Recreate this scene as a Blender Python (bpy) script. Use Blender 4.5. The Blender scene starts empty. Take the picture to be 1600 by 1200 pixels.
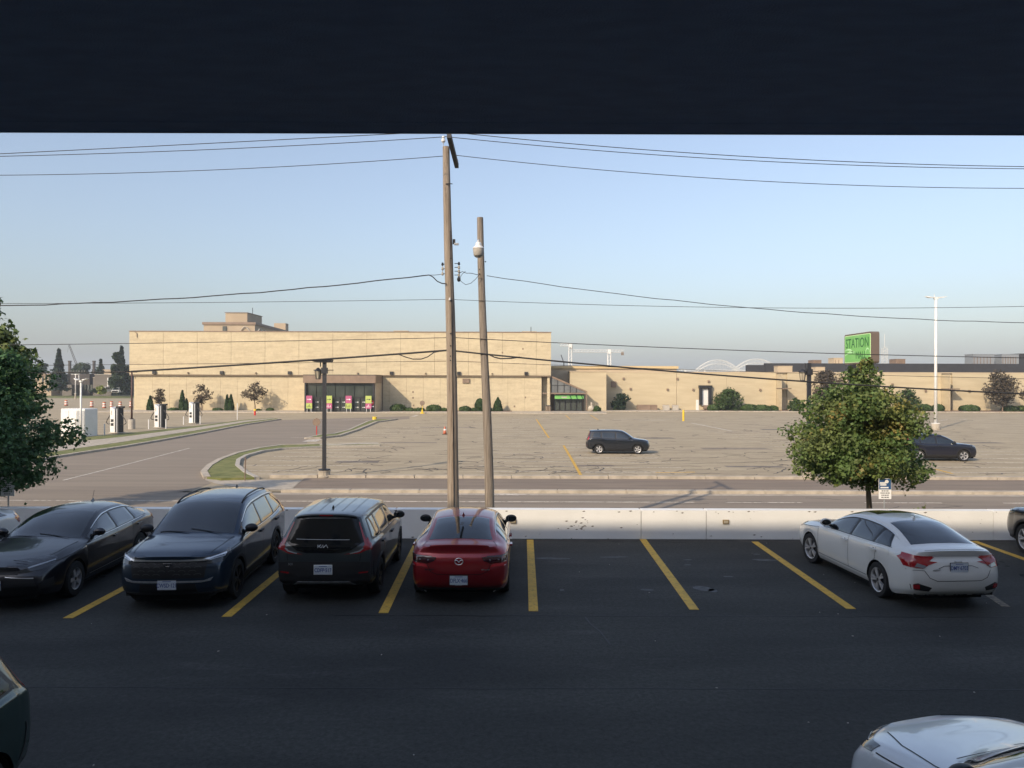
import bpy, bmesh, math, random
import numpy as np
from mathutils import Vector, Matrix
from mathutils.bvhtree import BVHTree
from mathutils.geometry import tessellate_polygon
random.seed(7); rng = np.random.default_rng(7)
R = math.radians
S = bpy.context.scene
COL = S.collection

# ------------------------------------------------------------------ camera, sky, sun, exposure
H = 3.97                      # eye height above the near parking lot
HOR = 597.0                   # horizon row in the 1600x1200 picture
F = 1200.0
cam_d = bpy.data.cameras.new('camera'); cam = bpy.data.objects.new('camera', cam_d); COL.objects.link(cam)
cam.location = (0, 0, H); cam.rotation_euler = (R(90), R(-0.16), 0)
cam_d.sensor_width = 36; cam_d.lens = 36 * F / 1600; cam_d.shift_y = (HOR - 600) / 1600
cam_d.clip_start = 0.05; cam_d.clip_end = 9000
S.camera = cam
SUN_AZ, SUN_EL = 37.0, 30.0   # light travels towards +Y turned 37 degrees to +X
W = bpy.data.worlds.new('World'); S.world = W; W.use_nodes = True
wn = W.node_tree; bg = wn.nodes['Background']
sky = wn.nodes.new('ShaderNodeTexSky'); sky.sky_type = 'NISHITA'; sky.sun_disc = False
sky.sun_elevation = R(SUN_EL); sky.sun_rotation = R(SUN_AZ + 180)
sky.altitude = 100; sky.air_density = 1.3; sky.dust_density = 2.4; sky.ozone_density = 3.0
hsv = wn.nodes.new('ShaderNodeHueSaturation'); hsv.inputs['Saturation'].default_value = .74
wn.links.new(sky.outputs[0], hsv.inputs['Color']); tint = wn.nodes.new('ShaderNodeMix'); tint.data_type = 'RGBA'; tint.blend_type = 'MULTIPLY'; tint.inputs[0].default_value = 1; tint.inputs[7].default_value = (.98,1.0,1.08,1)
wn.links.new(hsv.outputs[0], tint.inputs[6]); wn.links.new(tint.outputs[2], bg.inputs[0]); bg.inputs[1].default_value = 0.112
sd = bpy.data.lights.new('sun', 'SUN'); sun = bpy.data.objects.new('sun', sd); COL.objects.link(sun)
sd.energy = 2.75; sd.angle = R(0.6); sd.color = (1.0, 0.82, 0.60)
dvec = Vector((math.sin(R(SUN_AZ)) * math.cos(R(SUN_EL)), math.cos(R(SUN_AZ)) * math.cos(R(SUN_EL)), -math.sin(R(SUN_EL))))
sun.rotation_euler = dvec.to_track_quat('-Z', 'Y').to_euler(); sun.location = (-20, -20, 40)
vs = S.view_settings; vs.view_transform = 'Standard'; vs.look = 'None'; vs.exposure = 0.65; vs.gamma = 1; vs.use_curve_mapping = False
S.cycles.max_bounces = 6; S.cycles.diffuse_bounces = 3; S.cycles.glossy_bounces = 3
S.cycles.transparent_max_bounces = 8; S.cycles.caustics_reflective = False; S.cycles.caustics_refractive = False

# ------------------------------------------------------------------ helpers
G = -0.85                      # level of the street and of the mall parking lot
def GP(px, py, z=G):           # a point on a level plane
    Z = (H - z) * F / (py - HOR); return ((px - 800) * Z / F, Z)
def XZ(px, py, Y):             # a point at a distance
    return ((px - 800) * Y / F, H - (py - HOR) * Y / F)

def tag(o, label=None, cat=None, group=None, kind=None):
    if label: o['label'] = label
    if cat: o['category'] = cat
    if group: o['group'] = group
    if kind: o['kind'] = kind
    return o
def thing(name, label, cat, loc=(0, 0, 0), rz=0, group=None):
    o = bpy.data.objects.new(name, None); COL.objects.link(o); o.location = loc; o.rotation_euler = (0, 0, rz)
    o.empty_display_size = .1
    return tag(o, label, cat, group)
def copy_tree(o, parent=None):
    c = o.copy(); COL.objects.link(c)
    if parent: c.parent = parent
    for ch in list(o.children): copy_tree(ch, c)
    return c
def link(name, me, m=None, parent=None, smooth=False, loc=None):
    o = bpy.data.objects.new(name, me); COL.objects.link(o)
    if m is not None and not me.materials: me.materials.append(m)
    if parent is not None: o.parent = parent
    if smooth: me.shade_smooth()
    if loc is not None: o.location = loc
    return o

class MB:
    def __init__(s): s.v = []; s.f = []
    def add(s, vs_, fs_):
        b = len(s.v); s.v += [tuple(p) for p in vs_]; s.f += [tuple(b + i for i in f) for f in fs_]; return s
    def box(s, x0, x1, y0, y1, z0, z1):
        return s.add([(x0,y0,z0),(x1,y0,z0),(x1,y1,z0),(x0,y1,z0),(x0,y0,z1),(x1,y0,z1),(x1,y1,z1),(x0,y1,z1)],
                     [(0,3,2,1),(4,5,6,7),(0,1,5,4),(1,2,6,5),(2,3,7,6),(3,0,4,7)])
    def cbox(s, x0, x1, y0, y1, z0, z1, c=.02):     # box with chamfered long top edges
        P = [(x0,z0),(x1,z0),(x1,z1-c),(x1-c,z1),(x0+c,z1),(x0,z1-c)]
        v = [(x,y0,z) for x,z in P] + [(x,y1,z) for x,z in P]; n = 6
        return s.add(v, [tuple(range(n))[::1], tuple(range(2*n-1, n-1, -1))] + [(i+n, (i+1)%n+n, (i+1)%n, i) for i in range(n)])
    def tube(s, pts, r, n=8, r2=None, cap=True):
        pts = [Vector(p) for p in pts]; k = len(pts); rings = []
        for i, p in enumerate(pts):
            d = (pts[min(i+1,k-1)] - pts[max(i-1,0)]).normalized()
            a = Vector((0,0,1)) if abs(d.z) < .9 else Vector((1,0,0))
            u = d.cross(a).normalized(); w = u.cross(d).normalized()
            rr = r[i] if isinstance(r, (list, tuple)) else (r if r2 is None else r + (r2-r)*i/(k-1))
            rings.append([p + (u*math.cos(2*math.pi*j/n) + w*math.sin(2*math.pi*j/n))*rr for j in range(n)])
        v = [q for rg in rings for q in rg]; f = []
        for i in range(k-1):
            for j in range(n):
                f.append((i*n+j, i*n+(j+1)%n, (i+1)*n+(j+1)%n, (i+1)*n+j))
        if cap: f.append(tuple(range(n))[::-1]); f.append(tuple(range((k-1)*n, k*n)))
        return s.add(v, f)
    def lathe(s, prof, n=16, c=(0,0,0), axis='z', cap=True):
        v = []; f = []
        for (r, h) in prof:
            for j in range(n):
                a = 2*math.pi*j/n; x, y = r*math.cos(a), r*math.sin(a)
                v.append((c[0]+x, c[1]+y, c[2]+h) if axis == 'z' else (c[0]+x, c[1]+h, c[2]+y))
        k = len(prof)
        for i in range(k-1):
            for j in range(n): f.append((i*n+j, i*n+(j+1)%n, (i+1)*n+(j+1)%n, (i+1)*n+j))
        if cap: f.append(tuple(range(n))[::-1]); f.append(tuple(range((k-1)*n, k*n)))
        return s.add(v, f)
    def prism(s, poly, z0, z1):
        n = len(poly); v = [(p[0],p[1],z0) for p in poly] + [(p[0],p[1],z1) for p in poly]
        a = sum(poly[i][0]*poly[(i+1)%n][1]-poly[(i+1)%n][0]*poly[i][1] for i in range(n))
        tr = tessellate_polygon([[Vector((p[0],p[1],0)) for p in poly]])
        f = []
        for t in tr:
            c = (Vector(v[t[1]])-Vector(v[t[0]])).cross(Vector(v[t[2]])-Vector(v[t[0]])).z
            t = tuple(t) if c > 0 else tuple(t)[::-1]
            f.append(tuple(i+n for i in t)); f.append(t[::-1])
        for i in range(n):
            q = (i, (i+1)%n, (i+1)%n+n, i+n); f.append(q if a > 0 else q[::-1])
        return s.add(v, f)
    def sheet(s, poly, z):
        tr = tessellate_polygon([[Vector((p[0],p[1],0)) for p in poly]]); b = []
        for t in tr:
            P = [Vector((poly[i][0],poly[i][1],0)) for i in t]
            b.append(tuple(t) if (P[1]-P[0]).cross(P[2]-P[0]).z > 0 else tuple(t)[::-1])
        return s.add([(p[0],p[1],z) for p in poly], b)
    def ribbon(s, pts, w, z0, z1):                  # raised strip along a polyline
        P = [Vector((p[0],p[1])) for p in pts]; L = []; Rr = []
        for i in range(len(P)):
            d = (P[min(i+1,len(P)-1)] - P[max(i-1,0)]).normalized(); nrm = Vector((-d.y, d.x))*w/2
            L.append(P[i]+nrm); Rr.append(P[i]-nrm)
        for i in range(len(P)-1):
            q = [L[i],L[i+1],Rr[i+1],Rr[i]]
            v = [(p.x,p.y,z0) for p in q]+[(p.x,p.y,z1) for p in q]
            fs = [(7,6,5,4),(0,1,5,4)[::-1],(2,3,7,6)[::-1]]
            if i == 0: fs.append((3,0,4,7)[::-1])
            if i == len(P)-2: fs.append((1,2,6,5)[::-1])
            s.add(v, fs)
        return s
    def sphere(s, c, rx, ry=None, rz=None, n=10, m=7):
        ry = ry or rx; rz = rz or rx; v = []; f = []
        for i in range(m+1):
            t = math.pi*i/m
            for j in range(n):
                a = 2*math.pi*j/n; v.append((c[0]+rx*math.sin(t)*math.cos(a), c[1]+ry*math.sin(t)*math.sin(a), c[2]+rz*math.cos(t)))
        for i in range(m):
            for j in range(n): f.append((i*n+j, (i+1)*n+j, (i+1)*n+(j+1)%n, i*n+(j+1)%n))
        return s.add(v, f)
    def mesh(s, name='m', clean=False):
        me = bpy.data.meshes.new(name); me.from_pydata(s.v, [], s.f); me.update()
        if clean:
            bm = bmesh.new(); bm.from_mesh(me); bmesh.ops.remove_doubles(bm, verts=bm.verts, dist=1e-5)
            bmesh.ops.recalc_face_normals(bm, faces=bm.faces); bm.to_mesh(me); bm.free()
        return me
    def build(s, name, m, parent=None, smooth=False, clean=False, auto=None):
        me = s.mesh(name, clean); o = link(name, me, m, parent, smooth or bool(auto))
        if auto: sharpen(me, auto)
        return o
def sharpen(me, deg):
    bm = bmesh.new(); bm.from_mesh(me); lim = R(deg)
    for e in bm.edges:
        if len(e.link_faces) == 2 and e.calc_face_angle(0) > lim: e.smooth = False
    bm.to_mesh(me); bm.free()
def struct(name, mb, m, parent=None, **k):
    o = mb.build(name, m, parent, **k)
    if parent is None: o['kind'] = 'structure'
    return o
def rotz(pts, a, c=(0,0)):
    ca, sa = math.cos(a), math.sin(a)
    return [(c[0]+(x-c[0])*ca-(y-c[1])*sa, c[1]+(x-c[0])*sa+(y-c[1])*ca) for x, y in pts]

# ------------------------------------------------------------------ materials
def M(name, col, rough=.6, var=0., scale=4., col2=None, metal=0., coat=0., bump=0., bscale=60., stretch=None, spec=.5,
      lo=.35, hi=.65, detail=6, trans=0., emit=None, island=0., col3=None, scale3=1., lo3=.5, hi3=.7, obj=True, alpha=None, grain=None):
    m = bpy.data.materials.new(name); m.use_nodes = True; nt = m.node_tree; N = nt.nodes; b = N['Principled BSDF']
    c = (*col, 1); b.inputs['Base Color'].default_value = c
    b.inputs['Roughness'].default_value = rough; b.inputs['Metallic'].default_value = metal
    b.inputs['Coat Weight'].default_value = coat; b.inputs['Coat Roughness'].default_value = .04
    b.inputs['Specular IOR Level'].default_value = spec
    if emit: b.inputs['Emission Color'].default_value = (*emit[0], 1); b.inputs['Emission Strength'].default_value = emit[1]
    if var or col2 or bump or col3 or island or grain:
        tc = N.new('ShaderNodeTexCoord'); mp = N.new('ShaderNodeMapping'); nt.links.new(tc.outputs['Object'], mp.inputs[0])
        if stretch: mp.inputs['Scale'].default_value = stretch
        out = None
        if var or col2:
            nz = N.new('ShaderNodeTexNoise'); nz.inputs['Scale'].default_value = scale; nz.inputs['Detail'].default_value = detail
            nt.links.new(mp.outputs[0], nz.inputs[0])
            rp = N.new('ShaderNodeValToRGB'); rp.color_ramp.elements[0].position = lo; rp.color_ramp.elements[1].position = hi
            c2 = col2 or tuple(x*(1+var) for x in col); c1 = col if col2 else tuple(x*(1-var) for x in col)
            rp.color_ramp.elements[0].color = (*c1, 1); rp.color_ramp.elements[1].color = (*c2, 1)
            nt.links.new(nz.outputs[0], rp.inputs[0]); out = rp.outputs[0]
        if col3:
            n3 = N.new('ShaderNodeTexNoise'); n3.inputs['Scale'].default_value = scale3; n3.inputs['Detail'].default_value = 8; n3.inputs['Roughness'].default_value = .65
            nt.links.new(mp.outputs[0], n3.inputs[0]); r3 = N.new('ShaderNodeMapRange'); r3.inputs[1].default_value = lo3; r3.inputs[2].default_value = hi3
            nt.links.new(n3.outputs[0], r3.inputs[0]); mx = N.new('ShaderNodeMix'); mx.data_type = 'RGBA'
            nt.links.new(r3.outputs[0], mx.inputs[0]); mx.inputs[7].default_value = (*col3, 1)
            if out: nt.links.new(out, mx.inputs[6])
            else: mx.inputs[6].default_value = c
            out = mx.outputs[2]
        if grain:
            ng = N.new('ShaderNodeTexNoise'); ng.inputs['Scale'].default_value = grain[0]; ng.inputs['Detail'].default_value = 4; ng.inputs['Roughness'].default_value = .8
            nt.links.new(tc.outputs['Object'], ng.inputs[0]); gm = N.new('ShaderNodeMapRange'); gm.inputs[1].default_value = .3; gm.inputs[2].default_value = .7
            gm.inputs[3].default_value = 1-grain[1]; gm.inputs[4].default_value = 1+grain[1]; nt.links.new(ng.outputs[0], gm.inputs[0])
            gh = N.new('ShaderNodeHueSaturation'); nt.links.new(gm.outputs[0], gh.inputs['Value'])
            if out: nt.links.new(out, gh.inputs['Color'])
            else: gh.inputs['Color'].default_value = c
            out = gh.outputs[0]
        if island:
            ge = N.new('ShaderNodeNewGeometry'); hv = N.new('ShaderNodeHueSaturation')
            mr = N.new('ShaderNodeMapRange'); mr.inputs[3].default_value = 1-island; mr.inputs[4].default_value = 1+island
            nt.links.new(ge.outputs['Random Per Island'], mr.inputs[0]); nt.links.new(mr.outputs[0], hv.inputs['Value'])
            if out: nt.links.new(out, hv.inputs['Color'])
            else: hv.inputs['Color'].default_value = c
            out = hv.outputs[0]
        if out: nt.links.new(out, b.inputs['Base Color'])
        if bump:
            nb = N.new('ShaderNodeTexNoise'); nb.inputs['Scale'].default_value = bscale; nb.inputs['Detail'].default_value = 5
            nt.links.new(mp.outputs[0], nb.inputs[0]); bp = N.new('ShaderNodeBump'); bp.inputs['Strength'].default_value = bump
            bp.inputs['Distance'].default_value = .02
            nt.links.new(nb.outputs[0], bp.inputs['Height']); nt.links.new(bp.outputs[0], b.inputs['Normal'])
    return m
def leafmat(name, col, col2, scale=.9, lo=.45, hi=.6, island=.35):
    m = M(name, col, .55, col2=col2, scale=scale, lo=lo, hi=hi, island=island, spec=.3)
    nt = m.node_tree; b = nt.nodes['Principled BSDF']; tr = nt.nodes.new('ShaderNodeBsdfTranslucent'); mx = nt.nodes.new('ShaderNodeMixShader')
    mx.inputs[0].default_value = .25; src = b.inputs['Base Color'].links[0].from_socket
    nt.links.new(src, tr.inputs[0]); nt.links.new(b.outputs[0], mx.inputs[1]); nt.links.new(tr.outputs[0], mx.inputs[2])
    nt.links.new(mx.outputs[0], nt.nodes['Material Output'].inputs[0]); return m

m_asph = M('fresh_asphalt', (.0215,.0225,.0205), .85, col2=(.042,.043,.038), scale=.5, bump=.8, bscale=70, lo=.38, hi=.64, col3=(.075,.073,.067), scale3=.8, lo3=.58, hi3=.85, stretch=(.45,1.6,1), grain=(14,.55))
m_lot = M('old_asphalt', (.325,.268,.18), .9, col2=(.40,.333,.228), scale=.35, bump=.3, bscale=40, col3=(.25,.20,.145), scale3=.16, lo3=.55, hi3=.8, stretch=(1,3,1), grain=(3,.12))
m_road = M('road_asphalt', (.215,.178,.14), .9, col2=(.27,.225,.175), scale=.5, bump=.3, bscale=40, stretch=(.25,3,1))
m_strip = M('strip_asphalt', (.19,.15,.115), .9, col2=(.24,.19,.145), scale=1, stretch=(.3,2,1), bump=.2)
m_conc = M('concrete', (.42,.37,.30), .85, var=.16, scale=2.5, bump=.25, bscale=30, col3=(.28,.24,.19), scale3=.9, lo3=.55, hi3=.75)
m_conc2 = M('pale_concrete', (.42,.385,.33), .8, var=.1, scale=6, bump=.2, bscale=30)
m_wallpaint = M('chipped_white_paint', (.78,.785,.765), .6, col2=(.85,.855,.84), scale=.9, bump=.25, bscale=14, col3=(.42,.41,.38), scale3=4.5, lo3=.66, hi3=.70)
m_grass = M('grass', (.11,.13,.036), .95, col2=(.21,.21,.072), scale=1.6, bump=.9, bscale=25, island=0, col3=(.24,.20,.09), scale3=.8, lo3=.6, hi3=.75)
m_field = M('dry_field', (.16,.16,.08), .95, col2=(.22,.19,.12), scale=.03, bump=.2)
m_yellow = M('yellow_paint', (.68,.41,.05), .7, col2=(.55,.33,.045), scale=5, col3=(.14,.11,.06), scale3=16, lo3=.56, hi3=.68, bump=.2)
m_white = M('white_line_paint', (.66,.61,.53), .8, col2=(.50,.45,.38), scale=3, col3=(.2,.18,.15), scale3=6, lo3=.5, hi3=.62)
m_seal = M('crack_sealant', (.045,.04,.036), .7)
m_cream = M('cream_panel', (.555,.47,.315), .85, col2=(.50,.42,.28), scale=.45, stretch=(.6,1,3.5), bump=.5, bscale=9, col3=(.41,.325,.225), scale3=.9, lo3=.52, hi3=.85, grain=(1.5,.10))
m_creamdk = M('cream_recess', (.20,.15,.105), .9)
m_cream2 = M('cream_block', (.54,.44,.305), .85, col2=(.49,.39,.27), scale=.4, stretch=(1,1,3), bump=.3, bscale=9)
m_brown = M('brown_fascia', (.22,.155,.11), .6, var=.12, scale=1)
m_char = M('charcoal_roofing', (.035,.036,.042), .7, var=.1, scale=1, bump=.3, bscale=8)
m_dark = M('black_metal', (.018,.018,.02), .45, var=.15, scale=8)
m_dkblue = M('dark_painted_steel', (.022,.024,.03), .5, var=.15, scale=8)
m_steel = M('galvanised_steel', (.45,.46,.47), .4, metal=.7, var=.1, scale=20)
m_wmetal = M('white_metal', (.74,.73,.70), .4, var=.04, scale=3)
m_black = M('black_plastic', (.012,.012,.013), .5)
m_rubber = M('tyre_rubber', (.014,.014,.014), .85, bump=.3, bscale=80)
m_glass = M('dark_window_glass', (.02,.03,.032), .05, spec=.8, coat=.5)
m_shopglass = M('shopfront_glass', (.035,.045,.04), .08, spec=.7, col2=(.07,.08,.07), scale=.3)
m_wood = M('weathered_wood', (.26,.205,.155), .9, col2=(.38,.315,.25), scale=3, stretch=(9,9,.35), bump=.9, bscale=12, col3=(.13,.095,.07), scale3=3.5, lo3=.56, hi3=.68)
m_wood2 = M('grey_weathered_wood', (.21,.175,.14), .9, col2=(.34,.29,.24), scale=3, stretch=(9,9,.35), bump=.9, bscale=12, col3=(.10,.08,.06), scale3=3.5, lo3=.55, hi3=.68)
m_bark = M('bark', (.16,.11,.08), .95, col2=(.24,.18,.13), scale=6, stretch=(3,3,.6), bump=1, bscale=20)
m_wire = M('black_wire', (.03,.03,.033), .6)
m_soffit = M('navy_soffit', (.14,.25,.50), .8, col2=(.16,.29,.57), scale=6, stretch=(1,3,1), bump=.6, bscale=120)
m_red = M('red_plastic', (.55,.03,.02), .5)
m_orange = M('orange_plastic', (.58,.17,.09), .6)
m_hi_yel = M('safety_yellow', (.72,.50,.03), .5, var=.1, scale=5)
m_green = M('lime_sign_green', (.16,.46,.11), .4, col2=(.20,.50,.14), scale=.6)
m_signdk = M('sign_dark_green', (.02,.12,.03), .5)
m_hotel = M('beige_stucco', (.50,.45,.37), .9, var=.08, scale=2, bump=.2)
m_magenta = M('magenta_poster', (.42,.09,.20), .5); m_lime = M('lime_poster', (.42,.50,.12), .5)
m_whiteprint = M('white_print', (.82,.82,.80), .6)
m_leaf = leafmat('maple_leaves', (.105,.17,.050), (.16,.20,.065), island=.35)
m_leafgold = leafmat('turning_leaves', (.14,.18,.05), (.34,.25,.08), scale=1.1, lo=.5, hi=.66)
m_leafdk = leafmat('dark_maple_leaves', (.065,.14,.055), (.10,.17,.065))
m_needle = leafmat('spruce_needles', (.022,.042,.024), (.035,.056,.030), island=.3)
m_cedar = leafmat('cedar_foliage', (.028,.06,.015), (.04,.078,.02), scale=2, island=.25)
m_box = leafmat('hedge_leaves', (.045,.085,.02), (.065,.10,.03), scale=2, island=.3)
m_purple = leafmat('purple_leaves', (.085,.066,.048), (.12,.098,.066), scale=1.2, island=.3)
m_goldbush = leafmat('yellow_bush_leaves', (.30,.34,.07), (.22,.26,.06), scale=1)
m_farleaf = leafmat('far_tree_leaves', (.035,.06,.03), (.05,.075,.035), scale=.4)
# ------------------------------------------------------------------ ground, lots, street
struct('ground', MB().sheet([(-3000,-300),(3000,-300),(3000,6000),(-3000,6000)], -.93), m_field)
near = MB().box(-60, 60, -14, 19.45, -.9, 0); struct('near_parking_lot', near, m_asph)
lot = struct('mall_parking_lot', MB().sheet([(-260,33.6),(160,33.6),(160,200),(-40,215),(-260,215)], G), m_lot)
struct('street', MB().sheet([(-260,23.6),(260,23.6),(260,33.3),(-260,33.3)], G+.004), m_road)
# verge between retaining wall and street (slopes down)
v = MB(); 
for x in range(-60, 60, 4):
    v.add([(x,19.8,-.25),(x+4,19.8,-.25),(x+4,22.0,-.45),(x,22.0,-.45),(x+4,23.5,G+.02),(x,23.5,G+.02)], [(0,1,2,3),(3,2,4,5)])
struct('grass_verge', v, m_grass)
# driveway towards the mall (slightly greyer, same level)
drv = [GP(-400,800),GP(-200,752)] + [GP(x,y) for x,y in [(125,713),(250,691),(380,666),(438,657.5),(640,651),(640,655),(585,660),(545,672),(480,688),(480,696),(440,697),(365,712),(322,735),(315,744),(330,757),(300,768),(150,785)]]
struct('driveway', MB().sheet(drv, G+.008), m_road)

def flat(name, px, m, dz, parent=None):
    o = MB().sheet([GP(*p) for p in px], G+dz).build(name, m, parent)
    if parent is None: o['kind'] = 'structure'
    return o
# brown asphalt strip + concrete apron between the two kerb rows
struct('boulevard_strip', MB().sheet([(-9.7,33.62),(70,33.62),(70,38.18),(-10.3,38.18)], G+.016), m_strip)
struct('concrete_apron', MB().sheet([GP(*p) for p in [(316,743),(322,752),(340,758),(400,766.5),(455,766.5),(472,751.5),(402,751),(345,752.5),(325,749)]], G+.012), m_conc)
# islands with grass
isl_out = [(324,750),(319,741),(328,731),(345,721),(370,711.5),(405,703.5),(440,698.5),(500,696.5),(590,695)]
isl_in = [(594,698),(505,700.5),(440,704),(410,708),(385,715),(373,722),(371,731),(384,742),(402,750.5)]
grass_poly = [GP(*p) for p in isl_out + isl_in + [(345,752)]]
g1 = struct('grass_island', MB().prism(grass_poly, G-.02, G+.11), m_grass)
MB().ribbon([GP(*p) for p in isl_out], .32, G-.02, G+.14).build('kerb', m_conc, g1)
MB().ribbon([GP(*p) for p in isl_in], .24, G-.02, G+.14).build('kerb', m_conc2, g1)
MB().ribbon([GP(*p) for p in [(500,698.5),(530,698),(560,696.5),(592,696)]], .7, G-.02, G+.15).build('kerb', m_conc2, g1)
i2o = [(478,687),(500,682),(520,680.5),(545,674),(575,660),(590,657)]; i2i = [(620,656.5),(588,661),(557,674),(530,683),(500,686.5)]
g2 = struct('grass_island', MB().prism([GP(*p) for p in i2o+i2i], G-.02, G+.11), m_grass)
MB().ribbon([GP(*p) for p in i2i+[(478,687)]], .3, G-.02, G+.15).build('kerb', m_conc, g2)
MB().ribbon([GP(*p) for p in i2o], .25, G-.02, G+.13).build('kerb', m_conc, g2)
# verge left: kerb, grass, sidewalk, grass
kb = [(-120,748),(60,722),(125,711.5),(190,701.5),(250,691),(310,680),(380,666),(438,657)]
s1 = [(-120,738),(60,714),(125,704),(190,694.5),(250,684.5),(310,675),(380,662.5),(430,656)]
s2 = [(-120,722),(60,703),(125,693.5),(190,686.5),(250,678.5),(310,670.5),(380,660),(428,655.5)]
s3 = [(-120,712),(60,695),(125,687.5),(190,681),(250,674.5),(310,668),(380,658.5),(426,655)]
q = lambda L: [GP(*p) for p in L]
gv = struct('roadside_verge', MB().prism(q(kb)+q(s3)[::-1], G-.02, G+.10), m_grass)
MB().ribbon(q(kb), .3, G-.02, G+.14).build('kerb', m_conc, gv)
struct('sidewalk', MB().prism(q(s1)+q(s2)[::-1], G+.0, G+.115), m_conc)
# two rows of kerb stones along the street; every stone is a piece
k0 = MB().box(-11.9,70,38.2,38.26,G-.05,G+.02); kr = struct('parking_kerb_row', k0, m_conc)
sv = MB().cbox(-1.19,1.19,-.15,.15,0,.16,.03); sm = sv.mesh('kerb_stone_mesh'); sm.materials.append(m_conc)
for i in range(27):
    x = -10.9 + i*2.42
    o = link('kerb_stone', sm, None, kr); o.location = (x, 38.42 + rng.normal(0,.03), G + (0.02 if i in (7,12) else 0)); o.rotation_euler = (0,0,rng.normal(0,.008))
    if i == 24: break
sv = MB().cbox(-1.495,1.495,-.17,.17,-.05,.14,.03); sm2 = sv.mesh('kerb_piece_mesh'); sm2.materials.append(m_conc)
kr2 = struct('street_kerb', MB().box(-10,70,33.5,33.6,G-.05,G+.05), m_conc)
for i in range(24):
    o = link('kerb_stone', sm2, None, kr2); o.location = (-8.5+i*3.0, 33.42, G)
struct('street_gutter', MB().sheet([(-12,32.7),(70,32.7),(70,33.25),(-12,33.25)], G+.008), m_conc)
kl = MB().ribbon([(-60,23.55),(60,23.55)], .2, G-.02, G+.13); struct('near_street_kerb', kl, m_conc)
# street paint
st = struct('street_markings', MB().box(-60,-59.9,30.85,30.95,G+.004,G+.01), m_white)
for a, b in [(-24,-9.9),(-9.3,7.35),(8.6,11.7),(14.2,17.3),(19.8,23),(25.5,28.6),(31.5,34.5),(37.5,40.5)]:
    MB().box(a,b,30.85,30.96,G+.004,G+.009).build('lane_line', m_white, st)
ay = 32.9
MB().sheet([(-2.2,ay-.1),(-.9,ay-.1),(-.9,ay-.26),(.3,ay-.26),(.3,ay-.08),(1.4,ay-.02),(.3,ay+.1),(.3,ay+.25),(-.9,ay+.25),(-.9,ay)], G+.012).build('turn_arrow', m_white, st)
dl = [GP(100,752.5),GP(200,727),GP(296,702)]
MB().ribbon(dl, .12, G+.009, G+.014).build('lane_line', m_white, st)
# parking lines of the mall lot
pl = struct('lot_markings', MB().box(-15,-9,39.9,40,G+.004,G+.008), m_white)
for k in range(8):
    Z = 41.4 + 2.62*k
    MB().box(-15.4+.05*k,-9.1,Z-.05,Z+.05,G+.004,G+.009).build('parking_line', m_white, pl)
    MB().box(-1.9,3.55 if k%3 else 9.4,Z-.05,Z+.05,G+.004,G+.009).build('parking_line', m_white, pl)
    MB().box(3.9,9.6,Z-.55,Z-.45,G+.004,G+.009).build('parking_line', m_white, pl)
for k in range(14):
    Z = 66 + 3.0*k
    MB().box(-3.0,3.1,Z-.05,Z+.05,G+.004,G+.009).build('parking_line', m_white, pl)
    if k < 6: MB().box(-19+k*1.5,-12+k*1.5,Z-.05,Z+.05,G+.004,G+.009).build('parking_line', m_white, pl)
for k in range(9):
    Z = 41.4 + 2.62*k
    MB().box(23.5 if k<2 else 28,36,Z-.05,Z+.05,G+.004,G+.009).build('parking_line', m_white, pl)
    MB().box(19.5,26,Z+14-.05,Z+14+.05,G+.004,G+.009).build('parking_line', m_white, pl)
for a, b in [((909,744),(881,696)),((858,684),(838,655))]:
    MB().ribbon([GP(*a),GP(*b)], .16, G+.004, G+.012).build('parking_line', m_yellow, pl)
for a, b in [((884,648.5),(891,655)),((923,648.5),(935,656)),((1025,738),(1086,737)),((1460,731),(1488,738))]:
    MB().ribbon([GP(*a),GP(*b)], .14, G+.004, G+.012).build('parking_line', m_yellow, pl)
for a, b in [((535,657),(585,656)),((960,655),(1060,654)),((1080,660),(1145,673)),((800,656),(850,654)),((1000,657),(1040,656)),((1470,655),(1480,654)),((1500,654),(1512,653))]:
    MB().ribbon([GP(*a),GP(*b)], .22, G+.004, G+.010).build('painted_line', m_white, pl)
MB().sheet([GP(*p) for p in [(472,691),(484,688),(505,687),(494,691)]], G+.012).build('stop_bar', m_white, pl)
MB().sheet([GP(*p) for p in [(642,651.5),(650,649),(655,649),(648,651.5)]], G+.012).build('stop_bar', m_white, pl)
m_patch = M('asphalt_patch', (.25,.205,.155), .9, col2=(.20,.165,.13), scale=1.2, grain=(3,.2)); m_patch2 = M('tar_patch', (.17,.145,.12), .9, var=.15, scale=1, grain=(3,.2))
for i, (px, py, w_, d_, m_) in enumerate([(560,722,2.6,1.2,m_patch2),(640,692,4.5,1.0,m_patch),(1150,700,5,1.4,m_patch),(1180,728,3.4,.8,m_patch2),(1250,670,8,1.8,m_patch2),(700,668,6,1.5,m_patch),(1520,690,5,1.1,m_patch2),(930,727,2.2,.9,m_patch),(1010,684,5,1.3,m_patch2)]):
    c = GP(px,py); MB().sheet(rotz([(c[0]-w_/2,c[1]-d_/2),(c[0]+w_/2,c[1]-d_/2),(c[0]+w_*.46,c[1]+d_/2),(c[0]-w_*.5,c[1]+d_*.45)], random.gauss(0,.05), c), G+.0015).build('repair_patch', m_, pl)
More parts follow.
